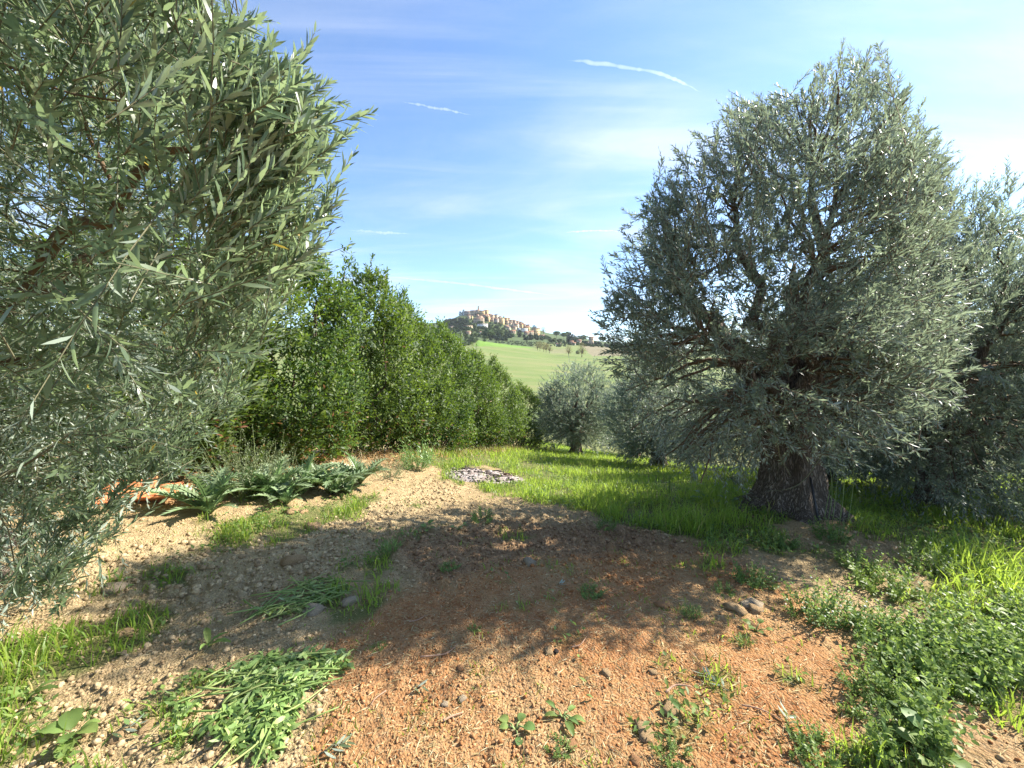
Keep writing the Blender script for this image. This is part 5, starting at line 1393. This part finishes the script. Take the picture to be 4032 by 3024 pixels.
# ------------------------------------------------------------------ far trees
def far_crown(seed, n, shape, leaf):
    """A crown 1 m high and about 1 m wide: many leaf clumps through its volume."""
    r = np.random.default_rng(seed); out = []
    while len(out) < n:
        p = r.uniform(-1, 1, 3); z = (p[2] + 1) / 2
        if shape == 'cypress': rad = .16 * math.sin(math.pi * min(1, (z * .9 + .1))) ** .6 * (1.15 - .5 * z)
        elif shape == 'pine': rad = .62 * math.sqrt(max(0, 1 - ((z - .80) / .2) ** 2)) if z > .6 else 0
        elif shape == 'bare': rad = .42 * math.sin(math.pi * min(1, z * .85 + .1)) ** .7 if z > .22 else 0
        else: rad = .5 * math.sin(math.pi * (z * .86 + .12)) ** .6
        if p[0] ** 2 + p[1] ** 2 > 1: continue
        u = math.hypot(p[0], p[1])
        if shape not in ('bare',) and u < .35 and .2 < z < .85: continue
        if shape == 'round' and noise3(np.array([p * 2.4 + seed]), seed)[0] < .36: continue
        if rad <= 0: continue
        out.append([p[0] * rad, p[1] * rad, z])
    P = np.array(out); c = np.array([0, 0, .5]); O = norm(P - c + r.normal(0, .12, P.shape))
    g = Geo(); leaves(g, P, norm(np.cross(O, r.normal(0, 1, P.shape))), O + r.normal(0, .35, P.shape), leaf * r.uniform(.7, 1.3, n), leaf * .8, np.clip(r.normal(.45, .25, n), .05, 1), 2, fold=.1, curl=.1)
    return g
FAR = {'round': far_crown(1, 420, 'round', .16), 'cypress': far_crown(2, 260, 'cypress', .085), 'pine': far_crown(3, 300, 'pine', .15), 'bare': far_crown(4, 420, 'bare', .050)}
def arrays(g):
    return np.concatenate(g.V), np.concatenate(g.F3), np.concatenate([a for _, a in g.A['tint']])
FARA = {k: arrays(g) for k, g in FAR.items()}
far_mesh = {}
M['far_trunk'] = plain('far_trunk', (0.10, 0.08, 0.06), .9, .1)
trunk_me = {}
def far_tree(shape, x, ybase, ytop, mat, label, cat, group=None, wide=1.0, name='tree', trunk=True):
    p = ground_hit(x, ybase); h = (ybase - ytop) / FPX * p[1]
    root = empty(name, p, 0.0); rr_ = (x * 7 + ybase * 3) % 6.28
    key = (shape, mat)
    if key not in far_mesh: far_mesh[key] = FAR[shape].mesh('crown', M[mat])
    o = obj('crown', far_mesh[key], root); o.scale = (h * wide, h * wide, h); o.rotation_euler = (0, 0, rr_); o['kind'] = 'stuff'
    if shape not in trunk_me:
        g = Geo()
        if shape == 'bare':
            g.tube([(0, 0, -.03), (.0, 0, .12), (.01, .0, .25)], [.03, .024, .02], 6)
            rb = np.random.default_rng(6)
            for k in range(16):
                a = rb.uniform(0, 6.28); e = np.array([.34 * math.cos(a) * rb.uniform(.3, 1), .34 * math.sin(a) * rb.uniform(.3, 1), rb.uniform(.45, .92)])
                g.tube(branch_pts(rb, (.005, 0, .2), e, 5, .04, .04), np.linspace(.013, .003, 5), 4)
        else: g.tube([(0, 0, -.04), (.0, 0, .3), (.01, .0, .72 if shape == 'pine' else .55)], [.028, .022, .014], 6)
        trunk_me[shape] = g.mesh('trunk', M['far_trunk'])
    t = obj('trunk', trunk_me[shape], root); t.scale = (h, h, h)
    tag(root, label, cat, group); return root
cyp = lambda x, b, t, lb, w=1.0: far_tree('cypress', x, b, t, 'far_dark_leaf', lb, 'cypress', 'cypresses round the hill town', w, 'cypress_tree')
cyp(1825, 1243, 1219, 'tall column cypress alone on the crest left of the bell tower', 1.5)
cyp(1812, 1243, 1226, 'cone-shaped cypress on the crest, outermost from the bell tower', 2.6)
cyp(1820, 1243, 1229, 'short cypress on the crest between the column and the cone', 2.0)
cyp(2100, 1300, 1281, 'first of three cypresses behind the large ochre villa', 1.4)
cyp(2104.5, 1300, 1280, 'middle and tallest of three cypresses behind the large ochre villa', 1.4)
cyp(2110, 1301, 1284, 'last of three cypresses behind the large ochre villa', 1.6)
cyp(2223, 1361, 1341, 'lone cypress on the field edge beside the small white farmhouse', 1.0)
for k, (x, t) in enumerate([(2233, 1322), (2239, 1316), (2245, 1311), (2251, 1317), (2256, 1315), (2262, 1320), (2268, 1322), (2276, 1321), (2281, 1322)]):
    cyp(x, 1349 + k * .3, t, 'cypress in the dense dark stand above the farmhouse, %s from the umbrella pines' % ('first second third fourth fifth sixth seventh eighth ninth'.split()[k]), 1.35)
pine = lambda x, b, t, lb, w: far_tree('pine', x, b, t, 'far_leaf', lb, 'pine tree', 'umbrella pines on the ridge', w, 'pine_tree')
pine(2192, 1338, 1305, 'broad umbrella pine on the ridge nearest the hill town', .85)
pine(2220, 1342, 1311, 'light green umbrella pine between the other two on the ridge', .85)
pine(2236, 1338, 1307, 'umbrella pine rising just before the dark cypress stand', .8)
pine(2297, 1354, 1321, 'dark wide pine beyond the cypress stand', .95)
pine(2370, 1360, 1326, 'small umbrella pine beside the tips of the largest olive', .8)
bare = lambda x, b, t, lb, w=1.0, m='autumn_leaf': far_tree('bare', x, b, t, m, lb, 'tree', 'half-bare trees on the meadow', w, 'meadow_tree')
for k, (x, b, t) in enumerate([(2117, 1380, 1346), (2126, 1381, 1345), (2141, 1385, 1347), (2150, 1387, 1350), (2163, 1391, 1354)]):
    bare(x, b, t, '%s half-bare yellowish tree in the meadow clump of five, from the town side' % ('first second third fourth last'.split()[k]), 1.1)
bare(2239, 1402, 1358, 'leaning half-bare tree standing alone on the meadow edge', .95)
bare(2291, 1407, 1350, 'tallest half-bare tree on the meadow, farthest from the town', .85)
far_tree('bare', 2139, 1318, 1286, 'autumn_leaf', 'large bare tree beside the ochre villa at the end of the town', 'tree', None, 1.2, 'bare_tree')
far_tree('round', 2275, 1394, 1380, 'far_olive_leaf', 'low grey bush between the two lone meadow trees', 'bush', None, 1.3, 'bush')
for (x, b, t, w, m, lb) in [
        (1912, 1266, 1246, 1.0, 'far_dark_leaf', 'dark tree in front of the long ochre house below the palace'),
        (1930, 1302, 1280, 1.3, 'far_leaf', 'light green tree beside the white terraced villa'),
        (1925, 1330, 1296, 1.5, 'far_leaf', 'broad flat-topped tree on the lower hillside above the meadow crest'),
        (1968, 1332, 1299, 1.1, 'far_leaf', 'rounded tree next to the broad flat-topped one'),
        (2046, 1328, 1300, .75, 'far_dark_leaf', 'dark tall tree standing before the grey cube house'),
        (1860, 1348, 1322, 1.3, 'far_olive_leaf', 'grey-green tree at the corner of the green meadow crest'),
        (1908, 1345, 1332, 1.3, 'far_olive_leaf', 'low round tree sitting on the meadow crest'),
        (2203, 1366, 1350, 1.2, 'far_olive_leaf', 'grey-green tree before the small white farmhouse'),
        (1882, 1246, 1233, 1.6, 'far_dark_leaf', 'dark tree clump right below the fortress wall')]:
    far_tree('round', x, b, t, m, lb, 'tree', None, w, 'tree')

def wood(name, poly, n, hpx, mat, seed, shape='round', wide=(.9, 1.4), label=None):
    r = np.random.default_rng(seed); xs, ys = [p[0] for p in poly], [p[1] for p in poly]; V, F, T = [], [], []; o = 0
    V0, F0, T0 = FARA[shape]
    while n > 0:
        x, y = r.uniform(min(xs), max(xs)), r.uniform(min(ys), max(ys))
        if not in_poly(np.array([x]), np.array([y]), poly)[0]: continue
        n -= 1; p = ground_hit(x, y); h = r.uniform(*hpx) / FPX * p[1]; w = r.uniform(*wide); a = r.uniform(0, 6.28); ca, sa = math.cos(a), math.sin(a)
        V.append(np.stack([(V0[:, 0] * ca - V0[:, 1] * sa) * h * w, (V0[:, 0] * sa + V0[:, 1] * ca) * h * w, V0[:, 2] * h - h * .08], -1) + p); F.append(F0 + o); T.append(np.clip(T0 + r.normal(0, .18), 0.05, 1)); o += len(V0)
    ob = obj(name, mesh(name, np.concatenate(V), np.concatenate(F), M[mat], dict(tint=np.concatenate(T))), kind='stuff')
    if label: ob['label'] = label
    return ob
wood('woodland', [(1560, 1300), (1640, 1276), (1770, 1272), (1775, 1330), (1560, 1350)], 96, (8.68, 14.88), 'far_leaf', 1, label='dark woods on the ridge behind the hedge')
wood('woodland', [(1752, 1268), (1800, 1256), (1830, 1256), (1850, 1275), (1835, 1300), (1760, 1310)], 96, (8.06, 14.88), 'far_dark_leaf', 2, label='dark wood on the steep end of the town hill')
wood('woodland', [(1750, 1292), (1870, 1285), (1960, 1288), (2000, 1300), (2030, 1325), (1920, 1335), (1860, 1340), (1760, 1350)], 176, (6.82, 13.64), 'far_leaf', 3, label='mixed trees on the slope below the town')
wood('woodland', [(1905, 1318), (1990, 1316), (2018, 1330), (2005, 1342), (1930, 1342)], 48, (9.92, 17.36), 'far_dark_leaf', 4, label='dark wood at the foot of the town hill')
wood('woodland', [(2060, 1325), (2110, 1325), (2125, 1340), (2060, 1342)], 28, (8.68, 13.64), 'far_dark_leaf', 5, label='dark clump below the red-roofed sheds')
wood('woodland', [(1805, 1252), (1850, 1254), (1900, 1272), (1990, 1276), (1985, 1290), (1900, 1292), (1840, 1280)], 64, (4.96, 9.92), 'far_leaf', 6, label='gardens between the town walls and the villas')
wood('woodland', [(2125, 1325), (2240, 1345), (2330, 1352), (2420, 1362), (2420, 1372), (2250, 1360), (2130, 1342)], 112, (5.58, 12.4), 'far_leaf', 7, label='trees along the ridge past the town')
wood('woodland', [(2300, 1354), (2620, 1372), (2620, 1384), (2300, 1362)], 80, (8.68, 18.6), 'far_dark_leaf', 8, label='dark wood behind the ploughed field')
wood('woodland', [(1840, 1345), (1880, 1338), (1872, 1355), (1800, 1372), (1760, 1360)], 57, (7.44, 14.88), 'far_olive_leaf', 9, label='grey-green trees along the edge of the meadow crest')
wood('olive_grove', [(1905, 1340), (1960, 1345), (2060, 1345), (2230, 1352), (2230, 1366), (2100, 1364), (1990, 1358)], 240, (3.1, 5.58), 'far_olive_leaf', 10, label='young olive grove between the meadow and the town hill')
wood('woodland', [(2600, 1380), (4300, 1400), (4300, 1412), (2600, 1392)], 192, (8.68, 21.08), 'far_leaf', 11, label='far woods behind the olive grove')
wood('woodland', [(900, 1300), (1560, 1290), (1560, 1340), (900, 1350)], 96, (9.92, 18.6), 'far_leaf', 12, label='far woods behind the hedge')

# ------------------------------------------------------------------ the hill town
WALLS = dict(ochre=(0.56, 0.40, 0.20), tan=(0.44, 0.34, 0.235), pink=(0.49, 0.37, 0.26), cream=(0.64, 0.53, 0.36), grey=(0.36, 0.31, 0.26), white=(0.78, 0.75, 0.68), yellow=(0.66, 0.52, 0.24), blue=(0.42, 0.47, 0.52))
for k, c in WALLS.items(): M['wall_' + k] = plain('wall_' + k, c, .9, .15, .22, .35)
M['roof_red'] = plain('roof_red', (0.36, 0.19, 0.125), .9, .15, .3, .6)
M['roof_brown'] = plain('roof_brown', (0.30, 0.17, 0.12), .9, .15, .3, .6)
M['roof_dark'] = plain('roof_dark', (0.13, 0.11, 0.11), .9, .15, .3, .6)
M['window_dark'] = plain('window_dark', (0.06, 0.055, 0.05), .4, .4, .3, 1.0)
M['netting'] = plain('netting', (0.10, 0.36, 0.24), .8, .2, .25, .8)
def house(x0, x1, ytop, ybase, wall, roof, label, kind='gable', rot=33, depth=.75, wins=(3, 2), cat='house', name='house', sink=7.0, roof_px=3.0):
    xc = (x0 + x1) / 2; p = ground_hit(xc, ybase); s = p[1] / FPX
    a = R(rot); Wd = (x1 - x0) * s; w = Wd / (math.cos(a) + depth * math.sin(abs(a))); d = w * depth
    H = max(1.5, (ybase - ytop) * s); rh = 0 if kind == 'flat' else min(roof_px * s, .35 * d)
    wall_h = H - rh * .8
    root = empty(name, p, -a)
    g = Geo(); g.box((0, 0, (wall_h - sink) / 2), (w, d, wall_h + sink))
    if kind == 'gable':
        V = [[-w/2, -d/2, wall_h], [-w/2, d/2, wall_h], [-w/2, 0, wall_h + rh], [w/2, -d/2, wall_h], [w/2, d/2, wall_h], [w/2, 0, wall_h + rh]]
        g.add(V, np.array([[0, 2, 1], [3, 4, 5]]))
    g.build('wall', M['wall_' + wall], root)
    o = .5; g = Geo(); z = wall_h; t = .3
    if kind == 'gable':
        sl = rh / (d / 2); V = []
        for zz in (z + .02, z + .02 + t):
            V += [[-w/2 - o, -d/2 - o, zz - sl * o], [w/2 + o, -d/2 - o, zz - sl * o], [w/2 + o, 0, zz + rh], [-w/2 - o, 0, zz + rh], [w/2 + o, d/2 + o, zz - sl * o], [-w/2 - o, d/2 + o, zz - sl * o]]
        F = [[6, 7, 8, 9], [9, 8, 10, 11], [0, 3, 2, 1], [3, 5, 4, 2], [0, 1, 7, 6], [4, 5, 11, 10], [1, 2, 8, 7], [2, 4, 10, 8], [3, 0, 6, 9], [5, 3, 9, 11]]
        g.add(V, np.array(F))
    elif kind == 'hip':
        rl = max(0, w - d) / 2
        V = [[-w/2 - o, -d/2 - o, z], [w/2 + o, -d/2 - o, z], [w/2 + o, d/2 + o, z], [-w/2 - o, d/2 + o, z]]
        V += [[v[0], v[1], z + t] for v in V] + [[-rl, 0, z + rh + t], [rl, 0, z + rh + t]]
        g.add(V, [np.array([[0, 3, 2, 1], [0, 1, 5, 4], [1, 2, 6, 5], [2, 3, 7, 6], [3, 0, 4, 7], [4, 5, 9, 8], [6, 7, 8, 9]]), np.array([[5, 6, 9], [7, 4, 8]])])
    else: g.box((0, 0, z + .25), (w + .5, d + .5, .5))
    g.build('roof', M[roof], root)
    nx, nz = wins
    for face in (0, 1):
        fw = w if face == 0 else d; m = nx if face == 0 else max(1, round(nx * depth))
        for i in range(m):
            for k in range(nz):
                ww, wh = min(1.5, fw / m * .42), min(2.2, wall_h / nz * .5); u = (i + .5) / m * fw - fw / 2; zc = wall_h * (k + .55) / nz
                g = Geo()
                if face == 0: g.box((u, -d/2, zc), (ww, .16, wh))
                else: g.box((w/2, u, zc), (.16, ww, wh))
                g.build('window', M['window_dark'], root)
    return tag(root, label, cat, 'buildings of the hill town' if cat in ('house', 'villa') else None)
H = house
T = 'bell tower'
# bell tower: shaft, belfry openings, cornice
p = ground_hit(1884.3, 1241); s = p[1] / FPX; tw = 4.4 * s; th = (1241 - 1208.5) * s
tower = empty('bell_tower', p, -R(28))
g = Geo(); g.box((0, 0, th / 2 - 2), (tw, tw, th + 4)); g.build('shaft', M['wall_grey'], tower)
for (hz, ex) in ((th * .70, .25), (th - .1, .45)):
    g = Geo(); g.box((0, 0, hz), (tw + ex * 2, tw + ex * 2, .6)); g.build('cornice', M['wall_grey'], tower)
for face in range(4):
    g = Geo(); a = face * math.pi / 2; g.box((math.cos(a) * tw / 2, math.sin(a) * tw / 2, th * .85), (.2 if face % 2 == 0 else tw * .4, tw * .4 if face % 2 == 0 else .2, th * .17)); g.build('belfry_opening', M['window_dark'], tower)
g = Geo(); g.box((0, 0, th + .8), (tw * .86, tw * .86, 1.2)); g.build('roof', M['roof_dark'], tower)
tag(tower, 'tall square stone bell tower rising above the hilltop palace', 'bell tower')
H(1828, 1858, 1226, 1242, 'grey', 'roof_brown', 'long low stone range of the fortress, on the crest next to the cypresses', rot=16, depth=.35, wins=(6, 2))
H(1852, 1883, 1223, 1243, 'tan', 'roof_brown', 'stone fortress range on the crest touching the bell tower', rot=16, depth=.4, wins=(5, 2))
H(1873, 1891, 1220.5, 1243, 'pink', 'roof_red', 'church with reddish gable at the foot of the bell tower', rot=30, wins=(2, 2))
H(1887, 1910, 1225, 1246, 'ochre', 'roof_brown', 'wide ochre palace wall with rows of windows beside the bell tower', rot=20, depth=.6, wins=(5, 3), kind='flat')
H(1904, 1925, 1221.5, 1247, 'ochre', 'roof_red', 'tall ochre palace block at the highest shoulder of the town', rot=36, wins=(3, 4))
H(1919, 1926, 1224, 1246, 'tan', 'roof_brown', 'narrow tower-like house at the outer edge of the palace', rot=30, wins=(1, 4))
H(1838, 1853, 1240, 1255, 'tan', 'roof_brown', 'square tan house below the fortress', rot=25, wins=(2, 2), kind='hip')
H(1853, 1863, 1244, 1257, 'yellow', 'roof_brown', 'small bright yellow house below the fortress', wins=(2, 2))
H(1875, 1887, 1239, 1252, 'pink', 'roof_red', 'pinkish house right under the church', wins=(2, 2))
H(1877, 1901, 1245, 1258, 'tan', 'roof_brown', 'tan house with wide brown roof below the ochre palace', rot=22, wins=(4, 1))
H(1897, 1927, 1239, 1254, 'pink', 'roof_red', 'long house with orange roof under the tall palace block', rot=20, depth=.5, wins=(5, 2))
H(1863, 1907, 1252, 1270, 'tan', 'roof_brown', 'long tan building with flat brown roof in the middle of the slope', rot=14, depth=.3, wins=(7, 2))
H(1908, 1931, 1246, 1265, 'ochre', 'roof_brown', 'tall ochre house behind the dark tree', rot=35, wins=(3, 3))
H(1922, 1937, 1236, 1252, 'pink', 'roof_red', 'pink house first below the palace on the skyline', wins=(2, 2))
H(1933, 1947, 1240, 1255, 'cream', 'roof_red', 'cream house second below the palace on the skyline', wins=(2, 2))
H(1945, 1963, 1238, 1256, 'cream', 'roof_dark', 'cream house with dark hipped roof standing up on the skyline', kind='hip', rot=35, wins=(3, 2))
H(1931, 1946, 1250, 1266, 'pink', 'roof_red', 'pink house in the second row below the dark-roofed one', wins=(2, 2))
H(1944, 1964, 1254, 1275, 'grey', 'roof_brown', 'grey stone house with dark arches beside the bastion', rot=25, wins=(3, 2))
H(1963, 1986, 1255, 1276, 'ochre', 'roof_brown', 'plain ochre bastion wall with a flat top', kind='flat', rot=30, wins=(1, 1))
H(1962, 1972, 1246, 1260, 'tan', 'roof_brown', 'tan house between the dark-roofed house and the white one', wins=(2, 2))
H(1970.5, 1978, 1246, 1258, 'white', 'roof_brown', 'narrow white house beside the green scaffold netting', kind='flat', wins=(1, 1))
# house under scaffold netting
sc = H(1977, 1988, 1247, 1259, 'tan', 'roof_red', 'house wrapped in green scaffold netting on the skyline', wins=(1, 1))
g = Geo(); p = ground_hit(1982.5, 1259); s = p[1] / FPX; g.box((0, -5.2 * s / 1.0 * .75, 6 * s), (10.5 * s, .4, 13 * s)); g.build('netting', M['netting'], sc)
H(1984, 2001, 1252, 1270, 'ochre', 'roof_red', 'ochre house with broad red roof just past the green netting', wins=(3, 2))
H(1998, 2009, 1252.5, 1266, 'pink', 'roof_red', 'pink house on the skyline past the red-roofed ochre house', wins=(2, 2))
H(1988, 2004, 1263, 1278, 'tan', 'roof_brown', 'tan house in the second row below the red-roofed ochre house', wins=(2, 2))
H(2007, 2020, 1260, 1273, 'cream', 'roof_red', 'pale house with sunlit gable in the middle of the skyline row', wins=(2, 2))
H(2018, 2033, 1261, 1278, 'pink', 'roof_red', 'pink house with bright red roof in the lower skyline row', wins=(2, 2))
H(2031, 2045, 1264, 1280, 'pink', 'roof_red', 'reddish house next down the skyline from the bright red roof', wins=(2, 2))
H(2002, 2017, 1271, 1288, 'cream', 'roof_brown', 'cream house in the second row under the sunlit gable', wins=(2, 3))
H(2012, 2026, 1275, 1290, 'grey', 'roof_dark', 'house with purple-grey roof in the second row', rot=20, wins=(2, 1), roof_px=5)
H(2024, 2044, 1275, 1295, 'cream', 'roof_red', 'large cream house with many windows in the second row', rot=30, wins=(4, 3))
H(2043, 2056, 1267, 1283, 'tan', 'roof_brown', 'tan house with dark dormer on the lower skyline', wins=(2, 2))
H(2045, 2060, 1276, 1295, 'ochre', 'roof_red', 'tall ochre house beside the large cream one', wins=(2, 3))
H(2054, 2064, 1271, 1287, 'pink', 'roof_red', 'small pink house near the lower end of the skyline', wins=(2, 2))
H(2059, 2071, 1277, 1291, 'pink', 'roof_red', 'pink house third from the end of the skyline row', wins=(2, 2))
H(2070, 2077, 1279, 1293, 'tan', 'roof_red', 'narrow tan house second from the end of the skyline row', wins=(1, 2))
H(2075, 2086, 1278, 1294, 'pink', 'roof_red', 'pink house at the very end of the skyline row', wins=(2, 2))
H(2060, 2087, 1286, 1301, 'ochre', 'roof_red', 'long ochre house under the end of the skyline row', rot=18, depth=.4, wins=(5, 2))
H(2017, 2036, 1287, 1303, 'cream', 'roof_brown', 'cream house with a dark tree before it in the third row', wins=(3, 2))
H(1984, 2004, 1282, 1292, 'grey', 'roof_red', 'low house with long pale roof above the gardens', rot=15, depth=.5, wins=(4, 1))
H(1996, 2011, 1287, 1300, 'cream', 'roof_brown', 'white-gabled house just below the long pale roof', wins=(2, 2))
H(2037.5, 2049, 1292, 1306, 'blue', 'roof_dark', 'blue-grey cube house with a flat roof above the dark tree', kind='flat', rot=15, wins=(2, 1))
H(2051, 2078, 1293, 1309, 'white', 'roof_brown', 'long white house with dark balcony band below the town', kind='flat', rot=15, depth=.4, wins=(5, 2))
H(2063, 2084, 1306, 1319, 'tan', 'roof_red', 'long red-roofed shed nearest the blue-grey cube', rot=12, depth=.6, wins=(3, 1), roof_px=7)
H(2079, 2101, 1304, 1318, 'cream', 'roof_red', 'red-roofed shed with pale eaves next to the ochre villa', rot=12, depth=.6, wins=(3, 1), roof_px=6)
H(2007, 2031, 1301, 1312, 'tan', 'roof_red', 'low reddish roof among the trees in front of the blue-grey cube', rot=12, depth=.5, wins=(3, 1), roof_px=6)
v = H(2092, 2126, 1291, 1319, 'ochre', 'roof_brown', 'big square ochre villa alone at the end of the town, one side in shade', kind='hip', rot=52, depth=1.0, wins=(3, 3), cat='villa', name='villa', roof_px=2.5)
H(1879, 1921, 1276, 1290, 'white', 'roof_brown', 'white terraced villa with long pale balconies on the slope below the town', kind='flat', rot=18, depth=.4, wins=(6, 2), cat='villa', name='villa')
H(1826, 1861, 1283, 1291, 'cream', 'roof_red', 'low building with a long pale roof edge on the wooded slope', kind='flat', rot=12, depth=.4, wins=(4, 1))
H(1769, 1789, 1285, 1297, 'cream', 'roof_dark', 'house with dark roof and pale wall at the wooded end of the hill', rot=15, depth=.6, wins=(3, 1))
H(1833, 1855, 1305, 1316, 'pink', 'roof_brown', 'low brown-roofed house among trees on the lower slope', rot=25, wins=(3, 1))
H(1887, 1896, 1306, 1312, 'white', 'roof_red', 'tiny white hut on the lower slope', wins=(1, 1))
H(2124, 2145, 1319, 1328, 'white', 'roof_brown', 'low white house beneath the ochre villa', rot=15, depth=.5, wins=(3, 1))
H(2188.5, 2209, 1352.5, 1363, 'white', 'roof_red', 'small white farmhouse with two pale walls at the field edge', rot=20, depth=.5, wins=(2, 1), cat='farmhouse')
H(2243, 2259, 1343, 1357, 'pink', 'roof_red', 'pinkish farmhouse under the dark cypress stand', rot=25, wins=(2, 2), cat='farmhouse')
H(2253, 2267, 1349, 1359, 'white', 'roof_red', 'white wing of the farmhouse under the cypress stand', rot=12, wins=(2, 1), cat='farmhouse')
H(2270, 2289, 1338, 1354, 'tan', 'roof_brown', 'tan barn with slanting roof beyond the farmhouse', rot=-25, wins=(2, 2), cat='barn', name='barn')
H(2312, 2318.5, 1346, 1358, 'white', 'roof_red', 'tiny white chapel at the end of the ploughed field', rot=30, wins=(1, 1), cat='chapel', name='chapel')
H(2317, 2338, 1327, 1360, 'tan', 'roof_brown', 'tan house half hidden in the dark wood beyond the pines', rot=20, wins=(3, 2))

# ------------------------------------------------------------------ contrails, high above
def contrail(pts, wpx, alt, dens, label, seed):
    r = np.random.default_rng(seed)
    P = []
    for x, y in pts:
        v = ray(x, y); P.append(v / v[2] * alt + [0, 0, EYE])
    P = spline(np.array(P), 70); n = len(P); D = np.linalg.norm(P, axis=1)
    w = wpx / FPX * P[:, 1] / 2; t = np.linspace(0, 1, n)
    rad = w * np.clip(np.minimum(t * 5, (1 - t) * 3), .04, 1) * (.45 + .6 * noise2(t * 22, t * 0 + seed, seed) + .5 * noise2(t * 60, t * 0 + seed, seed + 5))
    P = P + (noise3(np.stack([t * 14, t * 0, t * 0], -1), seed)[:, None] - .5) * w[:, None] * [0.3, 0, .9]
    V, F = tube(P, rad, 9)
    m, nt, out = mat_nodes('contrail_vapour'); q = NT(nt)
    vs = q.n('ShaderNodeVolumeScatter'); vs.inputs['Color'].default_value = (1, 1, 1, 1); vs.inputs['Density'].default_value = dens / float(np.mean(2 * rad)); vs.inputs['Anisotropy'].default_value = .35
    q.l(vs.outputs[0], out.inputs['Volume'])
    o = obj('contrail', mesh('contrail', V, F, m)); tag(o, label, 'contrail', 'contrails in the sky')
contrail([(2225, 238), (2330, 246), (2480, 268), (2620, 298), (2700, 335), (2770, 368)], 13, 3000, .12, 'thick bent contrail, the brightest streak high in the sky', 1)
contrail([(1580, 398), (1680, 418), (1780, 436), (1865, 456)], 8, 3000, .14, 'short thin contrail high in the blue above the hill town', 2)
contrail([(1520, 1088), (1700, 1106), (1900, 1128), (2060, 1148), (2210, 1168)], 8, 2000, .2, 'long straight thin contrail low over the hill town', 3)
contrail([(2220, 915), (2300, 911), (2380, 908), (2460, 912)], 6, 2500, .2, 'short level contrail beside the crown of the largest olive', 4)
contrail([(1370, 905), (1450, 912), (1540, 918), (1630, 922)], 9, 2500, .13, 'faint level contrail over the twin-spired laurel', 5)

# ------------------------------------------------------------------ the air between here and the hill
m, nt, out = mat_nodes('haze_air'); q = NT(nt)
pv = q.n('ShaderNodeVolumePrincipled'); pv.inputs['Color'].default_value = (0.86, 0.92, 1.0, 1); pv.inputs['Density'].default_value = 0.00008; pv.inputs['Anisotropy'].default_value = 0.3
q.l(pv.outputs[0], out.inputs['Volume'])
zlo = float(np.min(GZ2)) - 1.0
m.cycles.volume_sampling = 'DISTANCE'
g = Geo(); g.box((0, 0, (zlo + 175) / 2), (5400, 5400, 175 - zlo)); g.build('haze', m, kind='stuff')
